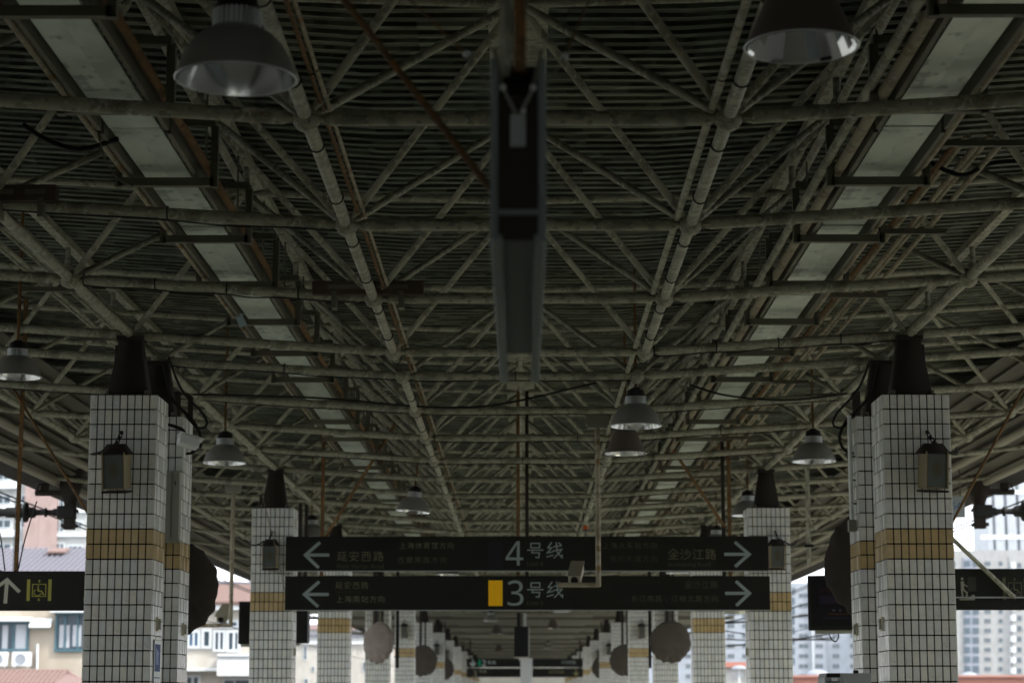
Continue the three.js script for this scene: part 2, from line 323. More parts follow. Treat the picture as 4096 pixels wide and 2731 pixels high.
const colD = [14.5, 15.62, 23.22, 30.82, 40.12, 49.42, 58.72, 68.02, 77.32, 86.62, 95.92, 105.22, 114.5, 123.8];
const colLabel = {
  '-1,0': 'white tiled column carrying a loudspeaker, with a blue notice on its side', '1,0': 'white tiled column carrying a loudspeaker, in front of the conduit column',
  '-1,1': 'white tiled column half hidden, with a grey cabinet and security camera', '1,1': 'white tiled column half hidden, with a white conduit down its side',
  '-1,2': 'white tiled column overlapped by the ends of arrows pointing back to 延安西路', '1,2': 'white tiled column overlapped by the arrow ends pointing to 金沙江路',
  '-1,3': 'white tiled column under the sign, next along the platform after the dark green display', '1,3': 'white tiled column under the sign beside the largest round wrapped mirror',
};
colLabel['-1,2'] = 'white tiled column behind the left-pointing arrows of the big black sign'; colLabel['1,2'] = 'white tiled column behind the right-pointing arrows of the big black sign';
const columns = {};
colD.forEach((d, i) => { for (const s of [-1, 1]) columns[`${s},${i}`] = column(s, d, colLabel[`${s},${i}`] || (s < 0 ? 'small white tiled column far along the platform on the pale apartment side' : 'small white tiled column far along the platform on the distant tower side'), i < 4, colLabel[`${s},${i}`] ? undefined : (s < 0 ? 'far tiled columns on the apartment side' : 'far tiled columns on the tower side')); });

// ---------------------------------------------------------------- cable trays with rectangular hangers
for (const s of [-1, 1]) {
  const t = thing('cable_tray', s < 0 ? 'long pale steel cable tray in hanger frames, rusty conduits along it, towards the apartment side' : 'long pale steel cable tray in hanger frames, grey conduits along it, towards the tower side', 'cable tray');
  const C = collect(t), x0 = s * 1.72, y0 = EYE + 2.5;
  for (let d = 3.2; d < 59; d += 2.02) C.add('tray_panel', d, bx(0.225, 0.012, 2.0, x0, y0 + rr(-0.004, 0.004), -(d + 1)), null, M.tray);
  for (let d = 3.2; d < 56; d += 6.06) {
    C.add('side_rail', d, mergeGeometries([-1, 1].map((q) => plain(bx(0.02, 0.12, 6.0, x0 + q * 0.15, y0 + 0.03, -(d + 3))))), null, M.bracket);
    for (const [off, dy, r, m] of s < 0 ? [[-0.2, 0.0, 0.016, M.conduit], [0.2, 0.02, 0.02, M.rusty], [-0.25, 0.06, 0.013, M.steel]] : [[-0.2, 0.0, 0.026, M.conduit], [-0.26, 0.03, 0.022, M.steel], [0.2, 0.02, 0.022, M.conduit]]) C.add('conduit', d, barGeo(r, 6.05), barMatrix(V(x0 + off, y0 + dy, -d), V(x0 + off + rr(-0.004, 0.004), y0 + dy, -(d + 6.05))), m);
  }
  for (let d = 4.85; d < 60; d += 1.3) {
    const q = -s, xi = x0 + q * 0.24, xo = x0 - q * 0.22, yb = y0 - 0.06, gs = [bx(0.46, 0.04, 0.04, (xi + xo) / 2, yb, -d), bx(0.036, 0.3, 0.04, xi, yb + 0.125, -d), bx(0.03, 0.3, 0.04, xo, yb + 0.125, -d), bx(0.46, 0.036, 0.04, (xi + xo) / 2, yb + 0.297, -d)];
    C.add('hanger_frame', d, mergeGeometries(gs.map(plain)), null, M.bracket);
    C.add('hanger_rod', d, barGeo(0.007, 0.52, 0, 6), barMatrix(V(x0, yb + 0.3, -d), V(x0, yb + 0.82, -d)), M.bracket);
  }
  C.done();
}
// conduits strapped along the inner long chords
for (const s of [-1, 1]) {
  const t = thing('strapped_conduit', s < 0 ? 'rusty thin conduits strapped along the inner pipe chord on the apartment side' : 'grey conduit pipe strapped along the inner pipe chord on the tower side', 'conduit');
  const C = collect(t), x = s * 0.86 + XC, y = yBot(0.86);
  for (let d = 4; d < 57; d += 4.03) for (const [ox, oy, r, m] of s < 0 ? [[0.062, 0.05, 0.01, M.rusty], [0.085, 0.065, 0.01, M.conduit]] : [[-0.068, 0.03, 0.018, M.steel]]) C.add('pipe', d, barGeo(r, 4), barMatrix(V(x + ox, y + oy, -d), V(x + ox, y + oy, -(d + 4))), m);
  for (let d = 5; d < 60; d += 0.98) C.add('strap', d, moved(new THREE.TorusGeometry(0.034, 0.0035, 5, 12), x, y, -d), null, M.cable);
  C.done();
}
// bundle of rusty conduits above the column line (tower side, and a thinner one on the other)
for (const s of [-1, 1]) {
  const t = thing('conduit_bundle', s > 0 ? 'row of yellowish rusty conduits above the columns on the tower side' : 'row of rusty conduits above the columns on the apartment side', 'conduit');
  const C = collect(t); for (let k = 0; k < 6; k++) for (let d = s > 0 ? 10 : 5; d < 56; d += 5.02) { if (s < 0 && k > 3) continue; const x = (s > 0 ? 2.32 - k * 0.055 : -2.95 - k * 0.07) + XC, y = yBot(s > 0 ? 2.3 : 3) + 0.2 + (k % 2) * 0.03; C.add('pipe', d, barGeo(0.015, 5), barMatrix(V(x, y, -d), V(x, y, -(d + 5))), s > 0 ? (k === 4 ? M.rusty : M.conduit) : M.steel); }
  for (let d = 6; d < 60; d += 1.95) C.add('support_bar', d, bx(0.45, 0.03, 0.03, (s > 0 ? 2.18 : -3.05) + XC, yBot(s > 0 ? 2.3 : 3) + 0.165, -d), null, M.bracket);
  C.done();
}

// ---------------------------------------------------------------- pendant lamps
function lampGeos(dia, kind) {
  const R = dia / 2, v = (r, y) => new THREE.Vector2(r * dia, y * dia);
  const prof = kind === 'cone' ? [v(0.5, 0), v(0.485, 0.03), v(0.4, 0.22), v(0.3, 0.46), v(0.2, 0.66), v(0.17, 0.72)] : [v(0.5, 0), v(0.492, 0.04), v(0.475, 0.1), v(0.44, 0.185), v(0.385, 0.285), v(0.315, 0.36), v(0.25, 0.4), v(0.21, 0.42)];
  const inner = prof.map((p) => new THREE.Vector2(Math.max(0.01, p.x - 0.006), p.y - 0.001)); const y = prof[prof.length - 1].y;
  inner.push(new THREE.Vector2(0.001, y - 0.01));
  const seg = kind === 'cone' ? 26 : 44; let refl = new THREE.LatheGeometry(inner, seg); if (kind === 'cone') { refl = refl.toNonIndexed(); refl.computeVertexNormals(); }
  return { shade: new THREE.LatheGeometry(prof, 44), refl, rim: moved(new THREE.TorusGeometry(R, dia * 0.008, 5, 44), 0, 0.001, 0, Math.PI / 2), y };
}
const LAMPS = [];
function lamp(px, py, wpx, kind, label, group, opt = {}) {
  const y = EYE + (opt.h ?? 2.04), p = opt.d ? atD(px, py, opt.d) : atH(px, py, y), c = camera.worldToLocal(p.clone()), dia = opt.dia || wpx * -c.z / F;
  const t = thing('pendant_lamp', label, 'lamp', [p.x, p.y, p.z], 0, group), g = lampGeos(dia, kind), m = opt.mat || (kind === 'cone' ? M.lampBrown : M.lampGrey);
  part('shade', g.shade, m, t); part('reflector', g.refl, kind === 'cone' ? M.facetReflector : M.reflector, t); part('rim', g.rim, M.alu, t);
  const fr = dia * 0.2, fh = dia * 0.16; let y0 = g.y;
  part('heat_sink', [moved(new THREE.CylinderGeometry(fr * 0.82, fr * 0.82, fh, 24), 0, y0 + fh / 2, 0), moved(new THREE.CylinderGeometry(fr * 1.04, fr * 1.12, dia * 0.03, 24), 0, y0, 0)], M.greySteel, t);
  if (opt.far) { const gs = []; for (let k = 0; k < 20; k++) gs.push(moved(box(fr * 0.26, fh, dia * 0.012), Math.cos(k * 0.314) * fr * 0.9, y0 + fh / 2, -Math.sin(k * 0.314) * fr * 0.9, 0, k * 0.314)); part('cooling_fins', gs, M.alu, t).userData.kind = 'stuff'; } else for (let k = 0; k < 30; k++) { const a = k / 30 * Math.PI * 2; const f = part('fin', box(fr * 0.26, fh, dia * 0.012), M.alu, t, [Math.cos(a) * fr * 0.9, y0 + fh / 2, -Math.sin(a) * fr * 0.9]); f.rotation.y = a; }
  y0 += fh; part('driver_box', [moved(new THREE.CylinderGeometry(fr * 0.8, fr * 0.95, dia * 0.13, 20), 0, y0 + dia * 0.065, 0), moved(new THREE.CylinderGeometry(fr * 0.4, fr * 0.6, dia * 0.05, 16), 0, y0 + dia * 0.15, 0)], M.black, t);
  const topY = (-p.z > 61 ? yBot(p.x) + 0.02 : yTop(p.x)) - p.y; part('hanger_rod', barGeo(0.011, Math.max(0.1, topY - y0 - dia * 0.15)), M.rusty, t, [0, y0 + dia * 0.15, 0]);
  if (opt.tilt) t.rotation.z = opt.tilt;
  LAMPS.push(t); return t;
}
const S = 4096 / 2352;
lamp(541 * S, 182 * S, 278 * S, 'bell', 'large pale-lined bell pendant lamp hanging near the pale cable tray on the apartment side', undefined, { h: 1.85 });
lamp(1842 * S, 108 * S, 262 * S, 'cone', 'large brown cone pendant lamp with a faceted silver reflector');
lamp(37 * S, 866 * S, 112 * S, 'bell', 'grey bell pendant lamp beside the column with the blue notice, outside the column row');
lamp(515 * S, 1064 * S, 98 * S, 'bell', 'grey bell pendant lamp beside the white security camera');
lamp(1461 * S, 979 * S, 118 * S, 'bell', 'grey bell pendant lamp hanging right in front of a brown cone lamp', undefined, { h: 1.97 });
lamp(1437 * S, 1042 * S, 96 * S, 'cone', 'brown cone pendant lamp hanging right behind a grey bell lamp');
lamp(1870 * S, 1060 * S, 100 * S, 'bell', 'grey bell pendant lamp beside the column with the white conduit');
lamp(948 * S, 1175 * S, 78 * S, 'bell', 'tilted grey bell pendant lamp above the big black sign', undefined, { tilt: -0.09 });
lamp(2993, 2062, 135, 'bell', 'grey bell pendant lamp half hidden beside a steel column head above the sign end');
lamp(2868, 2186, 112, 'bell', 'grey bell pendant lamp peeking over the top edge of the big black sign');
for (const [px, py, w] of [[1963, 2484, 58], [1986, 2535, 50], [1996, 2604, 36], [2212, 2514, 54], [2192, 2592, 38], [2245, 2446, 66], [1790, 2298, 92], [2710, 2292, 92], [1245, 2150, 120]]) lamp(px, py, w, rnd() < 0.4 ? 'cone' : 'bell', 'tiny pendant lamp far along the platform, showing under or between the sign boards', 'far pendant lamps', { far: true });

// ---------------------------------------------------------------- writing: stroke glyphs for the signs
const GLYPH = {
  号: '25,8 75,8 75,34 25,34 25,8;6,48 94,48;36,48 30,64 74,64 70,92 54,90', 线: '34,4 14,34 36,34 10,64 40,58;8,88 42,78;48,28 90,22;46,52 94,44;62,4 68,60 94,92 96,78;88,52 50,94;78,6 88,16',
  延: '50,16 90,8;70,14 70,70;70,42 92,42;50,36 50,72 94,72;10,14 36,14 14,44 36,44 20,78 8,90;12,60 40,84 95,92', 安: '50,4 50,16;10,32 12,18 90,18 86,32;8,50 94,50;46,28 28,70 84,94;68,50 52,76 14,95',
  西: '8,12 92,12;14,34 86,34 86,92 14,92 14,34;38,12 38,50 28,66;62,12 62,60 78,62', 路: '12,10 40,10 40,34 12,34 12,10;26,34 26,86;26,58 42,58;12,52 12,86;6,90 44,80;62,6 50,34;58,18 84,18 52,60;58,30 94,58;58,62 86,62 86,92 58,92 58,62',
  上: '46,6 46,90;46,42 82,42;6,90 94,90', 海: '14,10 22,20;8,36 18,44;8,90 24,60;42,4 34,28;40,16 92,16;42,30 38,74 90,74;42,30 84,30 80,90 68,94;30,52 96,52;60,36 64,46;58,58 62,68',
  体: '26,6 8,46;18,32 18,94;34,26 94,26;64,6 64,94;62,28 34,72;66,28 96,70;50,74 80,74', 育: '50,2 50,12;8,14 92,14;44,14 24,34 80,32;66,22 84,38;24,46 24,94;24,46 78,46 78,92 66,92;24,60 78,60;24,74 78,74',
  馆: '22,4 10,30;16,18 38,18 34,30;22,36 22,88 38,76;66,2 66,12;46,26 46,14 92,14 92,26;54,30 54,94;54,30 84,30 84,52 54,52;54,66 86,66 86,92 54,92', 方: '48,4 52,16;6,24 94,24;40,24 36,60 12,94;38,46 80,46 74,92 56,90',
  向: '48,2 36,20;12,22 12,95;12,22 88,22 88,92 74,92;34,42 66,42 66,72 34,72 34,42', 藏: '6,14 94,14;32,4 32,24;66,4 66,24;20,32 92,32;20,32 18,70 8,94;30,42 30,86;30,42 56,42;30,56 54,56 54,72 30,72;30,86 58,86;62,24 70,66 94,94;86,48 60,92;78,22 86,28',
  南: '50,2 50,26;10,14 90,14;12,30 12,95;12,30 88,30 88,92 76,92;36,38 42,50;64,38 58,50;28,54 72,54;24,70 76,70;50,54 50,92', 火: '22,28 26,52;80,24 66,48;50,4 48,50 10,94;50,50 92,94',
  车: '10,14 90,14;42,2 18,46 82,46;6,68 94,68;54,30 54,96', 站: '24,4 30,16;6,24 48,24;14,36 20,70;40,34 32,74;6,80 48,76;72,4 72,50;72,26 95,26;54,50 90,50 90,92 54,92 54,50',
  世: '6,34 94,34;24,10 24,88 92,88;50,6 50,64;50,64 76,64;76,6 76,64', 纪: '34,4 14,34 36,34 10,64 40,58;8,88 42,78;52,14 88,14 88,46;54,46 88,46;54,46 54,88 92,88 92,74',
  大: '8,32 92,32;50,4 48,40 10,94;50,40 92,94', 道: '12,8 22,18;6,34 24,34 22,74 6,90;22,76 40,88 96,92;50,4 56,14;82,2 74,14;34,18 96,18;64,18 60,30;44,30 86,30 86,80 44,80 44,30;44,46 86,46;44,62 86,62',
  金: '50,2 6,40;50,2 94,40;28,40 72,40;14,60 86,60;50,40 50,90;6,92 94,92;28,68 34,82;72,68 64,82', 沙: '14,8 24,20;6,36 18,46;8,92 26,62;60,4 60,56;46,22 36,46;74,22 90,46;88,50 70,80 36,94',
  江: '14,8 24,20;6,36 18,46;8,92 26,62;36,16 92,16;64,16 64,88;30,88 96,88', 长: '72,6 40,34;26,6 26,90 50,76;6,44 94,44;48,44 92,92',
  杨: '24,4 24,96;6,28 44,28;24,30 6,66;28,44 44,60;52,14 86,14 56,42 92,42 86,90 74,92;64,44 46,76;80,44 54,94', 北: '38,6 38,94;10,34 38,34;6,86 38,72;60,6 60,90 94,90 94,74;60,40 90,26', '、': '30,70 55,92',
};
function strokes(c, text, x, y, size, adv, lw, style) {
  c.strokeStyle = style; c.lineWidth = lw; c.lineCap = 'square'; c.lineJoin = 'miter';
  [...text].forEach((ch, i) => { for (const s of (GLYPH[ch] || '').split(';')) { if (!s) continue; c.beginPath(); s.split(' ').forEach((p, k) => { const [a, b] = p.split(',').map(Number); c[k ? 'lineTo' : 'moveTo'](x + i * adv + a / 100 * size, y + b / 100 * size); }); c.stroke(); } });
}
function arrow(c, tip, tail, heads, lw, style) { c.strokeStyle = style; c.lineWidth = lw; c.lineCap = 'butt'; c.lineJoin = 'miter'; c.beginPath(); c.moveTo(...heads[0]); c.lineTo(...tip); c.lineTo(...heads[1]); c.stroke(); c.beginPath(); c.moveTo(...tail); c.lineTo(...tip); c.stroke(); }
function printed(w, h, draw, bg = '#17170f') {     // canvas with units of photograph pixels
  const k = Math.min(2, 2048 / w), cv = document.createElement('canvas'); cv.width = Math.round(w * k); cv.height = Math.round(h * k);
  const c = cv.getContext('2d'); c.fillStyle = bg; c.fillRect(0, 0, cv.width, cv.height); c.scale(cv.width / w, cv.height / h); draw(c);
  const t = new THREE.CanvasTexture(cv); t.colorSpace = THREE.SRGBColorSpace; t.anisotropy = 8; return t;
}
function signFace(w, h, tex, rough = 0.4) { return new THREE.Mesh(new THREE.PlaneGeometry(w, h), new THREE.MeshPhysicalMaterial({ map: tex, roughness: Math.max(rough, 0.6), specularIntensity: 0.35 })); }
const PALE = '#808b87', DIM = '#67654f', DIM2 = '#4d4b39', BG = '#17170f';

// big black line sign: two boards on posts
{
  const d = 22.0, mpp = (px, py) => { const a = atD(px, py, d), b = atD(px + 100, py, d); return (b.x - a.x) / 100; };
  const t = thing('direction_sign', 'wide black hanging sign of two boards for lines 4 and 3 with pale arrows', 'sign', [0, 0, -d]);
  const board = (x0, x1, y0, y1, tex, name, label) => {
    const a = atD(x0, y0, d), b = atD(x1, y1, d), w = b.x - a.x, h = a.y - b.y;
    const p = part(name, box(w, h, 0.11, 0.006), M.signBlack, t, [(a.x + b.x) / 2, (a.y + b.y) / 2, -0.055]); p.userData.label = label;
    const f = signFace(w - 0.012, h - 0.012, tex); f.name = 'printed_face'; shade(f); f.position.set(0, 0, 0.059); p.add(f);
    part('bottom_lip', box(w, 0.008, 0.02), M.greySteel, p, [0, -h / 2 - 0.002, 0.05]);
    return [a, b];
  };
  const up = printed(1935, 137, (c) => {
    c.translate(-1142, -2145.5);
    arrow(c, [1220, 2219.5], [1316, 2219.5], [[1278, 2167], [1274, 2272]], 13, PALE);
    strokes(c, '延安西路', 1345, 2203, 43, 49, 2.6, DIM); c.fillStyle = DIM2; c.font = '24px sans-serif'; c.fillText("West Yan'an Road", 1345, 2275);
    strokes(c, '上海体育馆方向', 1597, 2167, 28, 32, 2, DIM); strokes(c, '西藏南路方向', 1590, 2226, 28, 34, 2, DIM2);
    c.fillStyle = '#1e1c22'; c.fillRect(1954, 2163, 58, 107);
    c.fillStyle = PALE; c.font = '140px sans-serif'; c.save(); c.translate(2022, 2264); c.scale(0.98, 1); c.fillText('4', 0, 0); c.restore();
    strokes(c, '号线', 2108, 2166, 70, 76, 5.2, PALE); c.fillStyle = DIM2; c.font = '25px sans-serif'; c.fillText('Line 4', 2108, 2266);
    strokes(c, '上海火车站方向', 2413, 2167, 28, 32, 2, DIM2); strokes(c, '世纪大道方向', 2441, 2221, 28, 33, 2, '#3f3e2f');
    strokes(c, '金沙江路', 2674, 2194, 46, 50, 2.6, DIM); c.fillStyle = '#4a4937'; c.font = '23px sans-serif'; c.fillText('Jinshajiang Road', 2676, 2267);
    arrow(c, [3001, 2217], [2901, 2217], [[2944, 2166], [2944, 2268]], 13, PALE);
  }, BG);
  const lo = printed(1944, 136, (c) => {
    c.translate(-1139.5, -2303.7);
    arrow(c, [1216, 2377], [1314, 2377], [[1275, 2324], [1272, 2428]], 13, PALE);
    strokes(c, '延安西路', 1339, 2324, 31, 34.5, 2.1, DIM); c.fillStyle = '#3a3929'; c.font = '13px sans-serif'; c.fillText("West Yan'an Road", 1340, 2371);
    strokes(c, '上海南站方向', 1343, 2382, 30, 33.5, 2.1, DIM);
    c.fillStyle = '#f2b70a'; c.fillRect(1955, 2319, 57, 106);
    c.fillStyle = PALE; c.font = '142px sans-serif'; c.fillText('3', 2026, 2422);
    strokes(c, '号线', 2109, 2324, 70, 77, 5.2, PALE); c.fillStyle = DIM2; c.font = '25px sans-serif'; c.fillText('Line 3', 2109, 2422);
    strokes(c, '金沙江路', 2742, 2321, 32, 34.5, 2.1, DIM2); strokes(c, '长江南路、江杨北路方向', 2528, 2381, 28, 32.2, 2, DIM2);
    arrow(c, [3003, 2373], [2905, 2373], [[2949, 2323], [2949, 2424]], 13, PALE);
  }, BG);
  board(1142, 3077, 2145.5, 2282.6, up, 'upper_board', 'black board for line 4'); board(1139.5, 3083, 2303.7, 2439.7, lo, 'lower_board', 'black board for line 3 with a yellow block');
  const post = (px, name = 'post', mat = M.rusty, w = 0.036) => { const a = atD(px, 2320, d); part(name, squareBar(V(a.x, a.y, -0.06), V(a.x, yTop(a.x) - 0.02, -0.06), w), mat, t); };
  post(1283); post(2072); post(2108, 'post', M.headBrown); post(2900, 'post', M.headBrown); post(2925);
  const brace = (p, q) => { const a = atD(...p, d), b = atD(...q, d - 0.4); a.z += d; b.z += d; barPart('brace', V(a.x, a.y, -0.06), V(b.x, b.y, b.z), 0.016, M.rusty, t); };
  brace([1290, 2160], [1625, 1625]); brace([2905, 2110], [2640, 1720]);
}
// pictogram boards at the sides
function liftIcon(c, x, y, w, h, style) {
  c.fillStyle = style; c.fillRect(x, y + h * 0.05, w * 0.13, h * 0.92); c.fillRect(x + w * 0.87, y + h * 0.05, w * 0.13, h * 0.92);
  c.strokeStyle = style; c.lineWidth = w * 0.035; c.strokeRect(x + w * 0.23, y + h * 0.26, w * 0.54, h * 0.52);
  const u = (a, b) => [x + w * a, y + h * b];
  c.beginPath(); c.arc(...u(0.46, 0.34), w * 0.035, 0, 7); c.fill();
  c.lineWidth = w * 0.06; c.beginPath(); c.moveTo(...u(0.46, 0.4)); c.lineTo(...u(0.47, 0.54)); c.lineTo(...u(0.6, 0.56)); c.lineTo(...u(0.7, 0.72)); c.stroke();
  c.lineWidth = w * 0.035; c.beginPath(); c.arc(...u(0.44, 0.61), w * 0.15, 4.0, 7.2 + 0.6, true); c.stroke(); c.beginPath(); c.arc(...u(0.44, 0.61), w * 0.15, 0.3, 4.2); c.stroke();
  for (const [b, q] of [[0.06, -1], [0.98, 1]]) { c.beginPath(); const [ax, ay] = u(0.5, b); c.moveTo(ax, ay); c.lineTo(ax - w * 0.06, ay - q * h * 0.07); c.lineTo(ax + w * 0.06, ay - q * h * 0.07); c.fill(); c.fillRect(ax - w * 0.015, Math.min(ay, ay - q * h * 0.13), w * 0.03, h * 0.13); }
}
function stairsIcon(c, x, y, w, h, style) {
  c.fillStyle = style; const u = (a, b) => [x + w * a, y + h * b];
  c.beginPath(); c.arc(...u(0.2, 0.1), w * 0.075, 0, 7); c.fill(); c.fillRect(x + w * 0.12, y + h * 0.2, w * 0.17, h * 0.4);
  c.strokeStyle = style; c.lineWidth = w * 0.09; c.beginPath(); c.moveTo(...u(0.17, 0.55)); c.lineTo(...u(0.2, 0.9)); c.moveTo(...u(0.24, 0.55)); c.lineTo(...u(0.42, 0.66)); c.lineTo(...u(0.42, 0.92)); c.stroke(); c.lineWidth = w * 0.06; c.beginPath(); c.moveTo(...u(0.26, 0.32)); c.lineTo(...u(0.48, 0.42)); c.stroke();
  c.beginPath(); for (const p of [[0.02, 0.98], [0.02, 0.92], [0.5, 0.92], [0.5, 0.84], [0.66, 0.84], [0.66, 0.76], [0.84, 0.76], [0.84, 0.98]]) c.lineTo(...u(...p)); c.fill();
}
{
  const d = 18, mk = (x0, x1, y0, y1, tex, label) => {
    const a = atD(x0, y0, d), b = atD(x1, y1, d), w = b.x - a.x, h = a.y - b.y, t = thing('pictogram_sign', label, 'sign', [(a.x + b.x) / 2, (a.y + b.y) / 2, -d]);
    part('case', box(w, h, 0.12, 0.006), M.signBlack, t, [0, 0, -0.06]); const f = signFace(w - 0.02, h - 0.02, tex); f.name = 'printed_face'; shade(f); f.position.z = 0.004; t.add(f); return t;
  };
  const L = printed(560, 168, (c) => { arrow(c, [225, 34], [221, 142], [[168, 82], [277, 90]], 15, '#a9a796'); liftIcon(c, 306, 27, 99, 106, '#9a9648'); stairsIcon(c, 607, 34, -84, 104, '#9a9648'); c.strokeStyle = '#2a291c'; c.lineWidth = 1.5; c.strokeRect(297, 20, 117, 121); c.strokeRect(510, 20, 110, 121); }, '#1d1d15');
  const R = printed(560, 165, (c) => { stairsIcon(c, 40, 28, 78, 104, '#8a8878'); c.fillStyle = '#33322a'; c.fillRect(78, 30, 34, 62); liftIcon(c, 222, 28, 100, 105, '#55543e'); c.fillStyle = '#2c2b20'; c.fillRect(0, 118, 560, 3); arrow(c, [470, 34], [466, 142], [[413, 82], [522, 90]], 15, '#8d8b7c'); }, '#1a1a13');
  const sl = mk(-200, 360, 2284, 2441, L, 'black pictogram sign with an up arrow and wheelchair lift symbol'); const sr = mk(3790, 4350, 2274, 2438, R, 'black pictogram sign with a stair climber symbol and a slanting pole');
  const hang = (t, px, py, mat, w) => { const a = atD(px, py, d), lx = a.x - t.position.x; part('post', squareBar(V(lx, 0, -0.06), V(lx, yTop(a.x) - t.position.y, -0.06), w), mat, t); };
  hang(sl, 58, 2200, M.rusty, 0.032); hang(sr, 4250, 2200, M.rusty, 0.032); hang(sl, -170, 2200, M.rusty, 0.032);
  const pole = (t, p, q, r, mat, z1, z2) => { const a = atD(...p, d - z1), b = atD(...q, d - z2); barPart('slanting_pole', a.sub(t.position), b.sub(t.position), r, mat, t); };
  pole(sr, [3780, 2125], [4058, 2388], 0.019, M.steel, 0.05, 0.05); pole(sl, [38, 1533], [372, 2090], 0.012, M.rusty, 0, 0); pole(sr, [4100, 1545], [3800, 2110], 0.012, M.rusty, 0, 0);
  part('rail', box(1.14, 0.011, 0.02), M.greySteel, sr, [-0.03, -0.07, 0.03]);
  for (const dx of [-0.42, 0.42]) { const w = wire([V(dx < 0 ? -0.13 : -0.02, 0.17, -0.06), V(-0.07 + dx * 0.25, 0.45, -0.05), V(-0.07 + dx * 0.45, 0.75, -0.05)].map((v) => v.add(V(-0.02, 0, 0))), 0.006, 5, 10); part('stay_wire', w, M.cable, sl); }
}
// far sign
{
  const d = 92, a = atD(1866, 2633, d), b = atD(2333, 2668, d), t = thing('direction_sign', 'small black two-board sign for line 2 far along the platform', 'sign', [0, 0, -d]);
  const tx = printed(467, 35, (c) => { arrow(c, [24, 29], [24, 5], [[12, 18], [36, 18]], 5, '#c5d2d0'); c.fillStyle = '#15906a'; c.fillRect(46, 5, 10, 25); c.fillStyle = '#c5d2d0'; c.font = '34px sans-serif'; c.fillText('2', 60, 30); strokes(c, '号线', 82, 8, 16, 18, 2, '#9aa6a2'); strokes(c, '方向西路', 380, 8, 14, 15, 1.6, '#7f8b88'); }, BG);
  const tx2 = printed(467, 36, (c) => { c.fillStyle = '#9c9a7c'; c.font = '32px sans-serif'; c.fillText('3', 24, 31); strokes(c, '号线', 48, 6, 14, 16, 1.8, '#7d7b62'); strokes(c, '延安西路', 330, 8, 14, 16, 1.6, '#6d6b48'); arrow(c, [440, 29], [440, 6], [[430, 18], [450, 18]], 4, '#8d8a5a'); }, BG);
  [[a, b, tx], [atD(1866, 2672, d), atD(2333, 2708, d), tx2]].forEach(([p, q, tex], i) => { const w = q.x - p.x, h = p.y - q.y; const o = part(i ? 'lower_board' : 'upper_board', box(w, h, 0.12), M.signBlack, t, [(p.x + q.x) / 2, (p.y + q.y) / 2, -0.06]); const f = signFace(w - 0.03, h - 0.02, tex); f.name = 'printed_face'; shade(f); f.position.z = 0.064; o.add(f); });
  for (const px of [1880, 2100, 2320]) { const p = atD(px, 2690, d); part('post', squareBar(V(p.x, p.y, -0.06), V(p.x, yBot(p.x), -0.06), 0.06), M.headBrown, t); }
}

// ---------------------------------------------------------------- near sign box hanging end-on over the middle, with its rusty hangers
{
  const dn = 4.6, df = 6.75, x = -0.009, yb = EYE + 0.985, h = 0.415, L = df - dn;
  const t = thing('hanging_sign_box', 'long dark sign box hanging end-on along the platform middle, out of focus', 'sign', [x, yb, -(dn + df) / 2]);
  for (const s of [-1, 1]) part('side_panel', [bx(0.018, h, L, s * 0.053, h / 2, 0, 0, 0, 0, 0.004), bx(0.01, 0.012, L, s * 0.04, 0.008, 0)], M.blueAlu, t);
  part('underside', bx(0.088, 0.01, L - 0.22, 0, 0.065, 0.11), M.blueAlu, t); part('end_panel', bx(0.088, h - 0.09, 0.01, 0, h / 2 - 0.04, L / 2 - 0.02), M.headBrown, t); part('top_panel', bx(0.124, 0.01, L - 0.1, 0, h + 0.005, -0.05), M.black, t);
  part('hook_plate', [bx(0.034, 0.075, 0.006, 0, 0.245, L / 2 + 0.012, 0, 0, 0, 0.002), moved(new THREE.TorusGeometry(0.006, 0.003, 5, 12), 0, 0.22, L / 2 + 0.017)], M.greySteel, t);
  for (const s of [-1, 1]) {
    part('stay', barAt(V(s * 0.006, 0.285, L / 2 + 0.012), V(s * 0.033, 0.34, L / 2 + 0.012), 0.004), M.boxGrey, t); part('bolt', moved(new THREE.SphereGeometry(0.008, 8, 6), s * 0.033, 0.342, L / 2 + 0.014), M.alu, t);
    part('stay', barAt(V(s * 0.033, 0.342, L / 2 + 0.012), V(s * 0.052, 0.43, L / 2 + 0.012), 0.004), M.bracket, t);
  }
  part('bolt', moved(new THREE.SphereGeometry(0.006, 8, 6), 0.012, 0.288, L / 2 + 0.016), M.alu, t);
  for (const z of [L / 2 - 0.05, -L / 2 + 0.2]) { part('post', squareBar(V(0.004, h - 0.02, z), V(0.004, yTop(0) - yb, z), 0.026), M.rusty, t); part('post', squareBar(V(-0.03, h - 0.02, z - 0.03), V(-0.03, yTop(0) - yb, z - 0.03), 0.024), M.steel, t); }
  const br = (px, py, d2, ex, ey, ez, r) => { const p = atD(px, py, d2).sub(t.position); p.lerp(V(ex, ey, ez), -0.6); barPart('slanting_brace', V(ex, ey, ez), p, r, M.rusty, t); };
  br(1376, 0, 5.4, -0.058, 0.2, L / 2 - 0.4, 0.0095);
  for (const [p, q] of [[[1865, 215], [1200, -420]], [[2260, 225], [2480, -300]]]) { const a = atD(...p, 5.0).sub(t.position), b = atD(...q, 5.8).sub(t.position); barPart('stay_wire', a, b, 0.0028, M.rusty, t, 0, 5); part('turnbuckle', moved(new THREE.SphereGeometry(0.008, 8, 6), a.x, a.y, a.z), M.alu, t); barPart('stay_wire', a, V(Math.sign(a.x) * 0.06, 0.4, L / 2 - 0.2), 0.0022, M.bracket, t, 0, 5); }
}

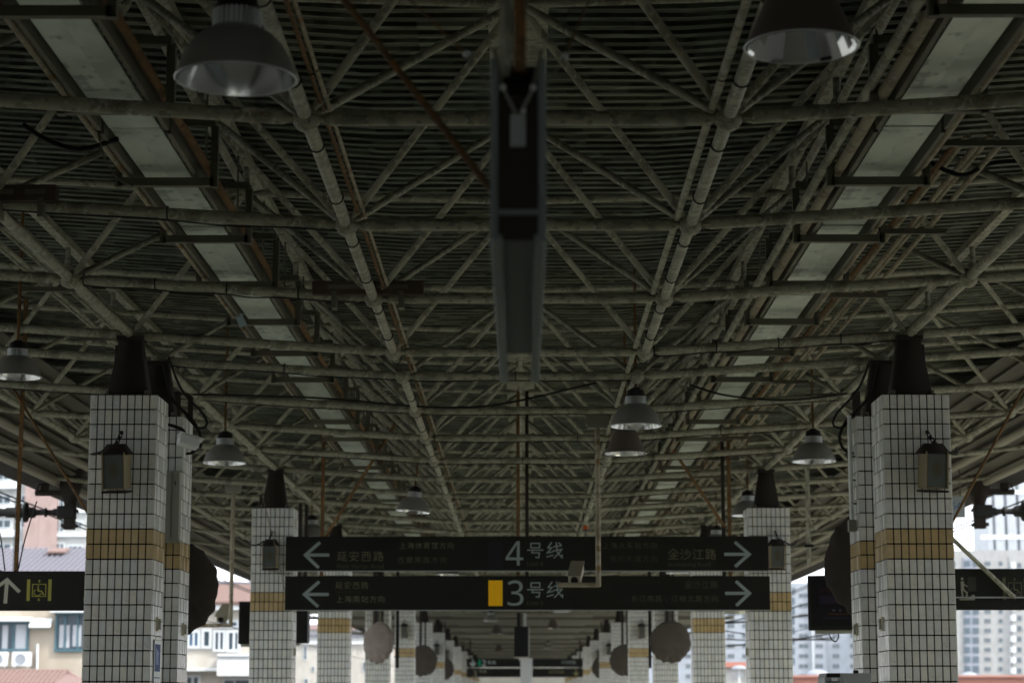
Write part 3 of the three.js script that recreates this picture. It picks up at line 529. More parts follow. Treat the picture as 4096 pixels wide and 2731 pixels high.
// ---------------------------------------------------------------- column fittings
function speaker(side, ci, label, tilt = 0.12, yaw = 0) {
  const d = colD[ci], x = side * 2.655 + XC, t = thing('loudspeaker', label, 'loudspeaker', [x + (side < 0 ? -0.005 : 0.065), 2.955, -d + 0.235], yaw);
  const w = 0.155, h = 0.245, dp = 0.15, body = new THREE.Group(); body.name = 'cabinet_group';
  const tl = (g) => moved(g, 0, 0, 0, 0, 0, 0).applyMatrix4(new THREE.Matrix4().makeRotationX(tilt));
  part('cabinet', tl(bx(w, h, dp, 0, 0.14, dp / 2 + 0.01, 0, 0, 0, 0.006)), M.speakerSide, t);
  part('grille', tl(moved(new THREE.BoxGeometry(w - 0.03, h - 0.02, 0.012), 0, 0.14, dp + 0.012)), M.speakerCloth, t);
  for (const s of [-1, 1]) part('trim', tl(bx(0.009, h, 0.02, s * (w / 2 - 0.0045), 0.14, dp + 0.016)), M.speakerSide, t);
  const cap = new THREE.CylinderGeometry(0.07, 0.128, 0.07, 4).rotateY(Math.PI / 4); cap.scale(1.05, 1, 0.95);
  part('cap', tl(moved(cap, 0, h + 0.036, dp / 2 + 0.01)), M.headBrown, t); part('base_plate', tl(bx(w + 0.01, 0.014, dp + 0.01, 0, 0.0, dp / 2 + 0.012)), M.headBrown, t);
  part('hook', bx(0.02, 0.024, 0.02, 0, 0.392, 0.008, 0, 0, 0, 0.004), M.headBrown, t);
  const a = V(0, 0.38, 0.02), b = V(side > 0 ? 0.035 : -0.02, 0.285, 0.1); for (let k = 0; k < 5; k++) { const p = a.clone().lerp(b, (k + 0.5) / 5); part('chain_link', moved(new THREE.TorusGeometry(0.014, 0.0055, 5, 10).scale(0.7, 1.3, 1), p.x, p.y, p.z, 0.6, k % 2 ? 1.4 : 0.1, side * 0.25), M.black, t); }
  part('lead', wire([V(side * 0.08, 0.29, 0.07), V(side * 0.13, 0.26, 0.03), V(side * 0.2, 0.25, 0.0), V(side * 0.24, 0.3, -0.1)], 0.009), M.cable, t);
}
speaker(-1, 0, 'hooded loudspeaker with yellowish sides on the column with the blue notice', 0.14, -0.08);
speaker(1, 0, 'hooded loudspeaker with a blue-grey grille on the column in front of the conduit column', 0.12, 0.14);
speaker(-1, 2, 'small hooded loudspeaker on the column behind the left-pointing arrows'); speaker(1, 2, 'small hooded loudspeaker on the column behind the right-pointing arrows');
for (const i of [5, 7, 8]) for (const s of [-1, 1]) speaker(s, i, 'tiny hooded loudspeaker on a far tiled column', 0.12, 0), scene.children[scene.children.length - 1].userData.group = 'far loudspeakers';
for (const i of [4]) for (const s of [-1, 1]) speaker(s, i, 'tiny hooded loudspeaker on a far tiled column'), scene.children[scene.children.length - 1].userData.group = 'far loudspeakers';

{ // grey cabinet + camera + notice + small plates on columns
  const c2 = colD[1], x = -2.655 + XC;
  const cab = thing('wall_cabinet', 'tall grey steel cabinet fixed on the half hidden tiled column', 'cabinet', [x + 0.04, 2.71, -c2 + 0.226]);
  part('body', bx(0.37, 0.49, 0.1, 0, 0.245, 0.05, 0, 0, 0, 0.004), M.boxGrey, cab); part('door', bx(0.3, 0.45, 0.006, -0.025, 0.245, 0.103, 0, 0, 0, 0.002), M.boxGrey, cab); part('base_tray', bx(0.39, 0.02, 0.12, 0, -0.01, 0.06), M.boxGrey, cab); part('lock', bx(0.008, 0.03, 0.008, 0.155, 0.4, 0.1), M.black, cab);
  const cam = thing('security_camera', 'white boxy security camera on an arm beside the half hidden tiled column', 'camera', [0, 0, 0]);
  const p = atD(752, 1768, 15.3); cam.position.copy(p); cam.rotation.set(0.25, 2.0, -0.2, 'YXZ');
  part('housing', bx(0.085, 0.07, 0.15, 0, 0, 0, 0, 0, 0, 0.01), M.white, cam); part('sun_shield', bx(0.1, 0.008, 0.18, 0, 0.041, 0.01, 0, 0, 0, 0.003), M.white, cam); part('lens', moved(new THREE.CylinderGeometry(0.018, 0.018, 0.02, 16), 0, 0, 0.09, Math.PI / 2), M.black, cam);
  part('arm', wire([V(0, 0.03, -0.04), V(-0.03, 0.06, -0.06), V(0.02, 0.09, -0.25)], 0.012), M.black, cam);
  const cn = colD[0], n = thing('notice', 'narrow white notice with a blue head on the tiled column side', 'notice', [x + 0.226, 1.6, -cn]);
  const tex = printed(120, 420, (c) => { c.fillStyle = '#2e4470'; c.fillRect(8, 12, 104, 96); c.strokeStyle = '#9fb0cc'; c.lineWidth = 5; for (let k = 0; k < 4; k++) { c.beginPath(); c.moveTo(36 + k * 12, 40); c.lineTo(40 + k * 12, 84); c.stroke(); } c.beginPath(); c.moveTo(30, 30); c.lineTo(80, 46); c.stroke(); c.fillStyle = '#34507a'; c.fillRect(4, 128, 112, 4); c.fillStyle = '#b06a68'; for (let k = 0; k < 22; k++) { c.fillRect(16, 146 + k * 12, 26 + (k * 7) % 12, 4); c.fillRect(66, 146 + k * 12, 22 + (k * 5) % 14, 4); } }, '#d5dad6');
  part('backing', box(0.006, 0.8, 0.26), M.greySteel, n, [0.004, -0.02, 0]); const f = signFace(0.25, 0.79, tex); f.name = 'printed_face'; shade(f); f.rotation.y = Math.PI / 2; f.position.set(0.0085, -0.02, 0); n.add(f);
  for (const [s, i] of [[-1, 0], [-1, 1], [1, 0], [1, 1], [-1, 2], [1, 2]]) {
    const pl = thing('number_plate', ['small framed plate on the inner side of the column with the blue notice', 'small framed plate on the inner side of the half hidden cabinet column', 'small framed plate on the inner side of the column before the conduit column', 'small framed plate on the inner side of the conduit column', 'small framed plate on the inner side of the column behind the left-pointing arrows', 'small framed plate on the inner side of the column behind the right-pointing arrows'][i * 2 + (s > 0)], 'plate', [s * 2.655 + XC - s * 0.227, 2.085, -colD[i]]);
    part('frame', bx(0.014, 0.09, 0.1, -s * 0.007, 0, 0), M.cream, pl); part('face', bx(0.004, 0.07, 0.08, -s * 0.016, 0, 0), M.bracket, pl);
  }
  const cx = 2.655 + XC, cd = thing('conduit_pipe', 'white conduit pipe with clips running down the half hidden tiled column', 'conduit', [cx - 0.26, 0, -c2]);
  barPart('pipe', V(0, 2.86, 0.12), V(0, 3.62, 0.12), 0.016, M.white, cd); part('junction_box', bx(0.055, 0.085, 0.06, 0, 2.82, 0.12, 0, 0, 0, 0.004), M.boxGrey, cd); for (const y of [2.98, 3.15, 3.32]) part('clip', bx(0.06, 0.012, 0.02, 0.02, y, 0.12), M.bracket, cd);
}
// black cables looping at the column heads
for (const [s, i, lab] of [[-1, 0, 'black cables hanging beside the steel head of the column with the blue notice'], [1, 0, 'black cables hanging beside the steel head of the column before the conduit column'], [-1, 1, 'thick black cable loop beside the cabinet column'], [1, 1, 'thick black cable loops beside the conduit column']]) {
  const x = s * 2.655 + XC, d = colD[i], t = thing('power_cable', lab, 'cable', [x, 3.6, -d]);
  if (!i) {
    part('cable', barAt(V(s * 0.17, -0.1, -0.25), V(s * 0.15, 0.42, -0.25), 0.01), M.cable, t); part('cable', wire([V(s * 0.2, -0.25, -0.24), V(s * 0.19, 0, -0.24), V(s * 0.13, 0.25, -0.22), V(s * 0.1, 0.45, -0.2)], 0.01), M.cable, t);
    part('cable', wire([V(s * 0.24, -0.45, 0), V(s * 0.28, -0.3, -0.1), V(s * 0.24, -0.1, -0.2), V(s * 0.2, 0.1, -0.3)], 0.008), M.cable, t);
  } else {
    part('cable', wire([V(-s * 0.05, 0.4, 0.1), V(-s * 0.12, 0.15, 0.1), V(-s * 0.28, -0.02, 0.08), V(-s * 0.33, -0.15, 0.08), V(-s * 0.28, -0.24, 0.08), V(-s * 0.2, -0.25, 0.05)], 0.011), M.cable, t);
    part('cable', wire([V(-s * 0.1, 0.42, 0.15), V(-s * 0.2, 0.2, 0.15), V(-s * 0.36, 0.02, 0.12), V(-s * 0.38, -0.05, 0.12), V(-s * 0.32, -0.07, 0.12), V(-s * 0.2, 0.06, 0.1)], 0.01), M.cable, t);
  }
}

// ---------------------------------------------------------------- security cameras on poles
function poleCam(pxPole, yTopPx, yBotPx, d, camPx, camPy, label, s = 1, dir = -1) {
  const a = atD(pxPole, yBotPx, d), top = yBot(a.x) + 0.05, t = thing('security_camera', label, 'camera', [a.x, a.y, -d]);
  barPart('pole', V(0, 0, 0), V(0, top - a.y, 0), 0.022 * s, M.conduit, t); barPart('arm', V(0.01, 0.012, 0), V(dir * 0.34 * s, 0.012, 0), 0.02 * s, M.conduit, t);
  part('mount_box', [bx(0.17, 0.11, 0.08, 0, top - a.y - 0.05, 0), bx(0.02, 0.16, 0.1, -0.09, top - a.y, 0), bx(0.02, 0.16, 0.1, 0.09, top - a.y, 0)], M.boxGrey, t);
  const c = atD(camPx, camPy, d).sub(t.position), g = new THREE.BoxGeometry(0.115 * s, 0.1 * s, 0.34 * s);
  const body = part('housing', [bx(0.108 * s, 0.085 * s, 0.3 * s, 0, 0, -0.15 * s, 0, 0, 0, 0.016 * s), bx(0.118 * s, 0.008 * s, 0.34 * s, 0, 0.047 * s, -0.14 * s, 0, 0, 0, 0.003)], M.camBody, t); body.position.copy(c); body.rotation.set(0.45, dir * 0.12, 0.03);
  part('lens', moved(new THREE.CylinderGeometry(0.03 * s, 0.03 * s, 0.01, 18), 0, 0.0, 0.002, Math.PI / 2), M.black, body);
}
poleCam(2394, 1560, 2345, 18.3, 2298, 2320, 'cream security camera on a drop pole in front of the big black sign');
poleCam(921, 1985, 2505, 26, 882, 2478, 'cream security camera on a drop pole behind the dark wrapped mirror', 1.15, -1);

// ---------------------------------------------------------------- platform mirrors wrapped in cloth
function wrapped(px, py, dpx, d, yaw, mat, label, group, pitch = 0) {
  const p = atD(px, py, d), R = dpx / 2 * d / F * 1.0, t = thing('wrapped_mirror', label, 'mirror', [p.x, p.y, p.z], 0, group);
  const g = new THREE.SphereGeometry(R, 72, 48), q = g.attributes.position, s0 = rnd() * 10;
  for (let i = 0; i < q.count; i++) {
    const x = q.getX(i) / R, y = q.getY(i) / R, z = q.getZ(i) / R, a = Math.atan2(y, x), r = Math.hypot(x, y);
    const fold = (fbm(a * 0.9 + s0, r * 0.4, 6, 2) - 0.5) * 0.1 * r * r + (vnoise(x * 3 + s0, y * 3, 64) - 0.5) * 0.025 + Math.max(0, -y) * r * 0.035 * Math.sin(a * 16 + s0);
    q.setXYZ(i, R * (x + x * fold), R * (y + y * fold), R * (z * (z > 0 ? 0.24 : 0.34) + (z > 0 ? 1 : -1) * fold * 0.6));
  }
  g.computeVertexNormals(); const b = part('cloth_cover', g, mat, t); b.rotation.set(pitch, yaw, 0);
  const top = yBot(p.x) - p.y; part('hanging_post', [squareBar(V(-0.05, R * 0.5, -0.12), V(-0.05, top, -0.12), 0.06), squareBar(V(0.06, R * 0.5, -0.14), V(0.06, top, -0.14), 0.04)], M.headBrown, t);
  part('back_bracket', bx(0.16, 0.1, 0.14, 0, R * 0.35, -0.12), M.headBrown, t); return t;
}
wrapped(702, 2350, 372, 17.2, 0.55, M.clothDark, 'large dark cloth-wrapped round mirror sticking out behind the cabinet column');
wrapped(3478, 2255, 420, 17.2, -0.75, M.clothDark, 'large dark cloth-wrapped round mirror overlapping the hanging display');
wrapped(1512, 2570, 165, 38.5, -0.75, M.clothPale, 'pale grey cloth-wrapped round mirror turned half sideways, under the sign', undefined, -0.1);
wrapped(2682, 2567, 166, 38.5, 0.1, M.cloth, 'brown cloth-wrapped round mirror facing along the platform, under the sign');
wrapped(1689, 2642, 122, 53, 0.2, M.cloth, 'small cloth-wrapped round mirror on the apartment side, next beyond the pale wrapped mirror', 'far wrapped mirrors'); wrapped(2500, 2640, 125, 53, -0.2, M.cloth, 'small cloth-wrapped round mirror on the tower side, next beyond the brown wrapped mirror', 'far wrapped mirrors');
wrapped(1771, 2674, 92, 70.5, 0.3, M.cloth, 'smallest cloth-wrapped round mirror of the apartment side row, farthest down the platform', 'far wrapped mirrors'); wrapped(2414, 2669, 94, 70.5, -0.3, M.cloth, 'smallest cloth-wrapped round mirror of the tower side row, farthest down the platform', 'far wrapped mirrors');

// ---------------------------------------------------------------- hanging displays
function display(x0, x1, y0, y1, d, turn, label, tex) {
  const a = atD(x0, y0, d), b = atD(x1, y1, d), w = b.x - a.x, h = a.y - b.y, t = thing('hanging_display', label, 'display', [(a.x + b.x) / 2, (a.y + b.y) / 2, -d], turn);
  part('case', box(w, h, 0.16, 0.012), M.black, t, [0, 0, -0.08]); part('back_cover', box(w * 0.8, h * 0.7, 0.1, 0.01), M.black, t, [0, 0, -0.2]);
  if (tex) { const f = signFace(w * 0.9, h * 0.84, tex, 0.25); f.name = 'screen'; shade(f); f.position.z = 0.003; t.add(f); } else part('screen', box(w * 0.9, h * 0.84, 0.004), M.signBlack, t, [0, 0, 0.002]);
  part('bottom_rail', box(w * 0.6, 0.03, 0.06), M.boxGrey, t, [-w * 0.12, -h / 2 - 0.016, -0.05]);
  const top = yBot(t.position.x) - t.position.y; for (const q of [0.12, 0.34]) part('post', squareBar(V(w * q, h / 2 - 0.02, -0.1), V(w * q, top, -0.1), 0.04), M.headBrown, t); return t;
}
const scr = printed(300, 200, (c) => { c.fillStyle = '#231013'; c.fillRect(30, 30, 150, 26); c.fillStyle = '#241f45'; c.fillRect(96, 58, 60, 10); c.fillStyle = '#211c2a'; c.fillRect(30, 70, 130, 34); c.fillStyle = '#3a3a44'; c.fillRect(84, 128, 10, 10); c.fillRect(110, 128, 10, 10); c.fillStyle = '#3a2610'; c.fillRect(64, 146, 100, 6); c.fillStyle = '#161d2a'; c.fillRect(40, 162, 200, 8); }, '#0f0d0e');
const dR = display(3232, 3560, 2300, 2520, 20.2, -0.12, 'dark hanging display beside the conduit column, faint coloured lines on its screen', scr);
part('cable_loop', wire([V(-0.19, -0.26, -0.05), V(-0.17, -0.33, -0.03), V(-0.13, -0.36, -0.03), V(-0.1, -0.32, -0.03), V(-0.1, -0.27, -0.05)], 0.006), M.cable, dR);
display(955, 1080, 2405, 2576, 26.5, 0.1, 'dark hanging display half hidden behind the column with left-pointing arrows');
display(1120, 1229, 2425, 2572, 27.5, -0.1, 'dark greenish hanging display just past the left-pointing arrows');
{ // black box edge-on in the middle far along + white pillar + black posts
  const d = 60, a = atD(2056, 2505, d), b = atD(2114, 2627, d), t = thing('hanging_display', 'tall narrow black box hanging in the platform middle under the sign', 'display', [(a.x + b.x) / 2, b.y, -d]);
  part('case', box(b.x - a.x, a.y - b.y, 1.6, 0.01), M.black, t, [0, (a.y - b.y) / 2, -0.8]); part('edge_strip', box(0.02, a.y - b.y, 0.02), M.alu, t, [(b.x - a.x) / 2 + 0.015, (a.y - b.y) / 2, 0]); part('base_lip', box(b.x - a.x, 0.03, 0.2), M.cream, t, [0, -0.02, -0.1]);
  for (const q of [-0.07, 0.1]) part('post', squareBar(V(q, a.y - b.y, -0.4), V(q, yBot(0) - b.y, -0.4), 0.09), q < 0 ? M.black : M.alu, t);
  const p0 = atD(2082, 2640, 72), p1 = atD(2129, 2640, 72), w = p1.x - p0.x, pl = thing('white_pillar', 'plain white square pillar in the platform middle below the black box', 'pillar', [(p0.x + p1.x) / 2, 0, -72]);
  part('shaft', bx(w, p0.y, w, 0, p0.y / 2, 0, 0, 0, 0, 0.01), M.white, pl); part('cap', bx(w + 0.06, 0.06, w + 0.06, -0.02, p0.y + 0.03, 0), M.white, pl);
  for (const [px, y0, y1, dd, lab] of [[1588, 2440, 2672, 39, 'slim dark post hanging beside the pale wrapped mirror'], [2601, 2440, 2672, 39, 'slim dark post hanging beside the brown wrapped mirror'], [3238, 1945, 2262, 22, 'pale drop pole hanging before the dark display']]) { const q = atD(px, y1, dd), z = thing('hanging_post', lab, 'post', [q.x, q.y, -dd]); part('post', squareBar(V(0, 0, 0), V(0, yBot(q.x) - q.y, 0), dd < 30 ? 0.042 : 0.055), dd < 30 ? M.steel : M.black, z); part('flange', box(0.09, 0.03, 0.09), M.black, z, [0, 0.2, 0]); }
}
{ // ticket/vending cabinet top
  const d = 14.2, a = atD(3297, 2692, d), b = atD(3487, 2692, d), w = b.x - a.x, t = thing('metal_kiosk', 'grey metal kiosk with a slanted dark top edge beside the tiled columns', 'kiosk', [(a.x + b.x) / 2, 0, -d]);
  part('body', bx(w * 0.62, a.y, 0.3, w * 0.19, a.y / 2, -0.15, 0, 0, 0, 0.006), M.greySteel, t);
  const s = new THREE.Shape([[0, 0], [w * 0.36, 0], [w * 0.36, a.y], [0.012, a.y], [0, a.y - 0.03]].map((p) => new THREE.Vector2(...p)));
  part('side_unit', moved(new THREE.ExtrudeGeometry(s, { depth: 0.34, bevelEnabled: false }), -w / 2, 0, -0.3), M.greySteel, t);
  part('dark_strip', bx(w * 0.28, 0.026, 0.01, -w * 0.32, a.y - 0.014, 0.045), M.black, t); part('slot', bx(w * 0.28, 0.006, 0.01, -w * 0.33, a.y - 0.055, 0.046), M.black, t); part('lamp_window', bx(w * 0.12, 0.022, 0.01, -w * 0.3, a.y - 0.042, 0.044), M.alu, t); part('top_knob', bx(0.03, 0.02, 0.03, w * 0.22, a.y + 0.01, -0.1), M.black, t);
}
// boxes clamped on the cross chords
[[1250, 1695, 1128, 1182, 12.47, 'long brown junction box clamped on a cross pipe above the apartment-side tray'], [-60, 226, 745, 812, 10.47, 'brown junction box clamped on a cross pipe at the picture edge']].forEach(([x0, x1, y0, y1, d, lab]) => {
  const a = atD(x0, y0, d), b = atD(x1, y1, d), t = thing('junction_box', lab.replace(' at the picture edge', ' outside the apartment-side tray'), 'box', [(a.x + b.x) / 2, b.y, -d]), w = b.x - a.x, h = a.y - b.y;
  part('case', bx(w, h, 0.09, 0, h / 2, 0, 0, 0, 0, 0.006), std({ color: col(0.085, 0.065, 0.05), roughness: 0.8 }), t); for (const q of [-0.3, 0.3]) part('clamp', bx(0.03, 0.1, 0.1, w * q, -0.03, 0), M.bracket, t); for (const q of [-0.22, 0.22]) part('label_plate', bx(w * 0.28, h * 0.3, 0.004, w * q, h * 0.55, 0.047), M.bracket, t);
});
{ // small blue-white tag hanging on the tray hanger
  const p = atD(962, 1281, 13.9), t = thing('paper_tag', 'small blue-white tag fastened to a tray hanger', 'tag', [p.x, p.y, p.z], 0.5); part('sheet', bx(0.05, 0.085, 0.004, 0, 0, 0, 0, 0, 0.5), std({ color: col(0.35, 0.45, 0.5) }), t); part('clip', bx(0.012, 0.012, 0.012, 0.02, 0.045, 0, 0, 0, 0.5), M.alu, t);
}
// strung cables under the truss
[[[[680, 1575], [1240, 1590], [1900, 1628], [2385, 1532]], 17.2, 0.009, 'slack grey cable strung across the platform under the truss'], [[[2760, 1540], [2900, 1580], [3150, 1600], [3420, 1570]], 17.2, 0.009, 'slack black cable strung towards the conduit column'], [[[200, 905], [420, 1020], [700, 1085], [1050, 1010]].map(([a, b]) => [a * 0.45, b * 0.55]), 9.4, 0.012, 'drooping black cable under the roof sheets outside the apartment-side tray'], [[[380, 470], [420, 640], [480, 720], [530, 745]], 9.3, 0.005, 'thin loose grey wire hanging beside the apartment-side tray'], [[[3700, 640], [3850, 700], [3960, 655], [4120, 640]], 10.5, 0.012, 'drooping black cable under the roof sheets outside the tower-side tray'], [[[1010, 1850], [1060, 2030], [1110, 2230], [1140, 2370]], 21.5, 0.004, 'thin wire hanging in front of the left-arrow column'], [[[3020, 2020], [3080, 2150], [3120, 2240], [3180, 2290]], 23.5, 0.006, 'thin drooping cable beside the right-arrow column']].forEach(([pts, d, r, lab]) => { const t = thing('strung_cable', lab, 'cable'); part('cable', wire(pts.map(([x, y]) => atD(x, y, d)), r, 6, 30), r > 0.008 ? M.cable : M.bracket, t); });

{
  const t = thing('chord_cables', 'thin black cables tied along the cross pipes of the truss', 'cable'), C = collect(t);
  for (const [d, x0, x1] of [[15.62, -2.6, 0.8], [17.52, -4.4, 2.6], [19.42, -0.8, 4.4], [14.5, 0.9, 2.6], [12.5, -2.6, -0.9], [10.5, -4.4, -0.9], [21.32, -2.6, 2.6], [25.12, -0.8, 2.6]]) {
    const pts = []; for (let k = 0; k <= 12; k++) { const x = x0 + (x1 - x0) * k / 12; pts.push(V(x, yBot(x) - 0.036 - (k % 3 === 1 ? rr(0.002, 0.012) : 0), -d + 0.012)); }
    C.add('cable', d, wire(pts, 0.0045, 5, 48), null, M.cable);
    for (let k = 0; k <= 12; k += 3) { const x = x0 + (x1 - x0) * k / 12; C.add('tie', d, moved(new THREE.TorusGeometry(0.037, 0.004, 4, 10), x, yBot(x), -d, 0, Math.PI / 2), null, M.cable); }
  }
  C.done();
}
// ---------------------------------------------------------------- catenary drop posts, insulators, wires, plate 64
for (const s of [-1, 1]) {
  const d = 27.6, p = atD(s < 0 ? 275 : 3923, s < 0 ? 2118 : 2114, d), t = thing('catenary_bracket', s < 0 ? 'dark catenary drop post with ribbed insulator beside the pink tower' : 'dark catenary drop post with ribbed insulator beside the pale striped tower', 'bracket', [p.x, p.y, -d]);
  const top = EYE + 3.1 - p.y; part('drop_post', [bx(0.13, top, 0.13, 0, top / 2, 0), moved(new THREE.CylinderGeometry(0.34, 0.09, 0.7, 4).rotateY(Math.PI / 4), 0, top - 0.3, 0), bx(0.19, 0.04, 0.19, 0, 0.05, 0), bx(0.19, 0.04, 0.19, 0, 0.24, 0)], M.headBrown, t);
  part('cross_arm', [bx(0.5, 0.07, 0.08, s * 0.2, 0.47, 0), bx(0.09, 0.4, 0.08, s * 0.33, 0.68, 0)], M.headBrown, t);
  const L = []; for (const [x, r] of [[0.0, 0.05], [0.14, 0.05], [0.15, 0.035], [0.22, 0.035], [0.23, 0.06], [0.25, 0.06], [0.26, 0.035], [0.36, 0.04], [0.38, 0.07], [0.46, 0.07], [0.475, 0.12], [0.5, 0.13], [0.52, 0.12], [0.535, 0.06], [0.555, 0.06], [0.57, 0.12], [0.59, 0.13], [0.61, 0.12], [0.63, 0.07], [0.75, 0.065], [0.76, 0.05], [0.9, 0.06], [1.6, 0.05], [1.61, 0.001]]) L.push(new THREE.Vector2(r, x));
  part('insulator', moved(new THREE.LatheGeometry(L, 20), s * 0.07, 0.22, 0, 0, 0, -s * Math.PI / 2), M.cable, t);
  part('clamp', bx(0.22, 0.16, 0.2, s * 0.04, 0.22, 0, 0, 0, 0, 0.01), M.cable, t);
  part('stay_wire', barAt(V(s * 0.46, 0.47, 0), V(s * 0.2, 1.1, -0.2), 0.008), M.cable, t);
  const w = thing('catenary_wire', s < 0 ? 'twin overhead wires running past the apartment blocks' : 'twin overhead wires running past the distant towers', 'wire');
  const e = s < 0 ? [[-300, 1800], [262, 2098], [350, 2148]] : [[4400, 1905], [3990, 2095], [3820, 2150]];
  const A = V(s * 7.1, EYE + 2.75, -12), B = V(s * 7.1, EYE + 2.75, -140); part('messenger_wire', barAt(A, B, 0.012, 0, 6), M.cable, w); part('messenger_wire', barAt(A.clone().add(V(s * 0.14, 0.0, 0)), B.clone().add(V(s * 0.14, 0, 0)), 0.012, 0, 6), M.cable, w);
  for (let dd = 30; dd < 138; dd += 9) part('dropper', barAt(V(s * 7.1, EYE + 2.75, -dd), V(s * 7.1, EYE + 1.7, -dd), 0.005, 0, 5), M.cable, w);
  part('contact_wire', barAt(V(s * 7.1, EYE + 1.7, -12), V(s * 7.1, EYE + 1.7, -140), 0.009, 0, 6), M.cable, w);
}
{
  const d = 27, a = atD(3770, 1985, d), b = atD(3864, 2070, d), t = thing('number_board', 'grey board numbered 64 hanging under the eave behind a tiled column', 'board', [(a.x + b.x) / 2, (a.y + b.y) / 2, -d]), w = b.x - a.x, h = a.y - b.y;
  part('board', box(w, h, 0.02), M.greySteel, t, [0, 0, -0.012]); const f = signFace(w - 0.01, h - 0.01, printed(94, 85, (c) => { c.fillStyle = '#23477a'; c.font = '40px sans-serif'; c.fillText('64', 36, 52); }, '#8c9392')); f.name = 'printed_face'; shade(f); t.add(f);
  for (const q of [-0.3, 0.3]) part('hanger', squareBar(V(w * q, h / 2, -0.012), V(w * q, EYE + 2.9 - t.position.y, -0.012), 0.02), M.bracket, t);
}
{ // small orange things that show: warning lamps
  const p = atD(1345 * S, 1212 * S, 24), t = thing('warning_beacon', 'orange beacon on the truss just above the big black sign', 'beacon', [p.x, p.y, p.z]); part('lens', new THREE.CylinderGeometry(0.028, 0.034, 0.05, 14), std({ color: col(0.45, 0.1, 0.02), roughness: 0.35 }), t); part('base', moved(new THREE.CylinderGeometry(0.04, 0.045, 0.02, 14), 0, -0.03, 0), M.bracket, t); barPart('stem', V(0, -0.04, 0), V(0, -0.12, 0), 0.01, M.bracket, t);
}

// ---------------------------------------------------------------- buildings outside
const wall = (r, g, b) => std({ map: T.render, color: col(r, g, b), roughness: 0.85 });
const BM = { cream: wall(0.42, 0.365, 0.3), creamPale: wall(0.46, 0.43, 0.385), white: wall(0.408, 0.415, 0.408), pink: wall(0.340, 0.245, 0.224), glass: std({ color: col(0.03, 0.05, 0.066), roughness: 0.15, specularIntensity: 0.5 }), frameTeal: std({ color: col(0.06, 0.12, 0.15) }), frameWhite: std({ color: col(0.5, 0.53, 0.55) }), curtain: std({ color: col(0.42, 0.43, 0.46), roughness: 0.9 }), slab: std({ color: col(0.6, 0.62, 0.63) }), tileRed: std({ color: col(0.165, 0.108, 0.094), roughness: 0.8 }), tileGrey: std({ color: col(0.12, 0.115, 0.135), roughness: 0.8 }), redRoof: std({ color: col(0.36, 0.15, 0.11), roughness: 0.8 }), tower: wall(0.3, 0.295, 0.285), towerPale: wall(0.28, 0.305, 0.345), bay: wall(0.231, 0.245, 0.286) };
function building(name, label, d, x0, x1, yTopPx, depth, mat, category = 'building') {
  const a = atD(x0, yTopPx, d), b = atD(x1, yTopPx, d), t = thing(name, label, category, [(a.x + b.x) / 2, -9, -d]), w = b.x - a.x, h = a.y + 9;
  part('wall', bx(w, h, depth, 0, h / 2, -depth / 2), mat, t);
  t.userData.w = undefined; delete t.userData.w;
  const loc = (px, py) => { const p = atD(px, py, d); return [p.x - t.position.x, p.y + 9]; };
  return {
    t, w, h, loc,
    rect(nm, px0, px1, py0, py1, dep, m, out = 0) { const [ax, ay] = loc(px0, py0), [cx, cy] = loc(px1, py1); return part(nm, bx(cx - ax, ay - cy, dep, (ax + cx) / 2, (ay + cy) / 2, dep / 2 + out), m, t); },
    window(px0, px1, py0, py1, fm, gm, mull = [], fr = 0.07, sill) {
      const [ax, ay] = loc(px0, py0), [cx, cy] = loc(px1, py1), ww = cx - ax, hh = ay - cy, mx = (ax + cx) / 2, my = (ay + cy) / 2;
      const gs = [bx(ww, fr, 0.12, mx, ay - fr / 2, 0.06), bx(ww, fr, 0.12, mx, cy + fr / 2, 0.06), bx(fr, hh - 2 * fr, 0.118, ax + fr / 2, my, 0.06), bx(fr, hh - 2 * fr, 0.118, cx - fr / 2, my, 0.06)];
      for (const f of mull) gs.push(bx(fr * 0.8, hh - 2 * fr, 0.1, ax + ww * f, my, 0.06));
      const o = part('window', gs, fm, t); part('pane', bx(ww - 2 * fr + 0.01, hh - 2 * fr + 0.01, 0.02, mx, my, 0.022), gm, o); return o;
    },
  };
}
function tiledSlope(t, x0, x1, yLow, zLow, yHigh, zHigh, mat, pitch = 0.32) {     // ribbed roof slope
  const n = Math.round((x1 - x0) / pitch), len = Math.hypot(yHigh - yLow, zHigh - zLow), ang = Math.atan2(yHigh - yLow, zLow - zHigh), gs = [bx(x1 - x0, 0.12, len, (x0 + x1) / 2, (yLow + yHigh) / 2, (zLow + zHigh) / 2, ang)];
  for (let i = 0; i < n; i++) gs.push(moved(barGeo(pitch * 0.3, len, 0, 6), x0 + (i + 0.5) * pitch, yLow + 0.07, zLow, 0, 0, 0)); // placed upright, then laid on the slope
  for (let i = 1; i < gs.length; i++) { const g = barGeo(pitch * 0.3, len, 0, 6).clone(); g.applyMatrix4(barMatrix(V(x0 + (i - 0.5) * pitch, yLow + 0.07, zLow), V(x0 + (i - 0.5) * pitch, yHigh + 0.07, zHigh))); gs[i] = g; }
  return part('roof', gs, mat, t);
}
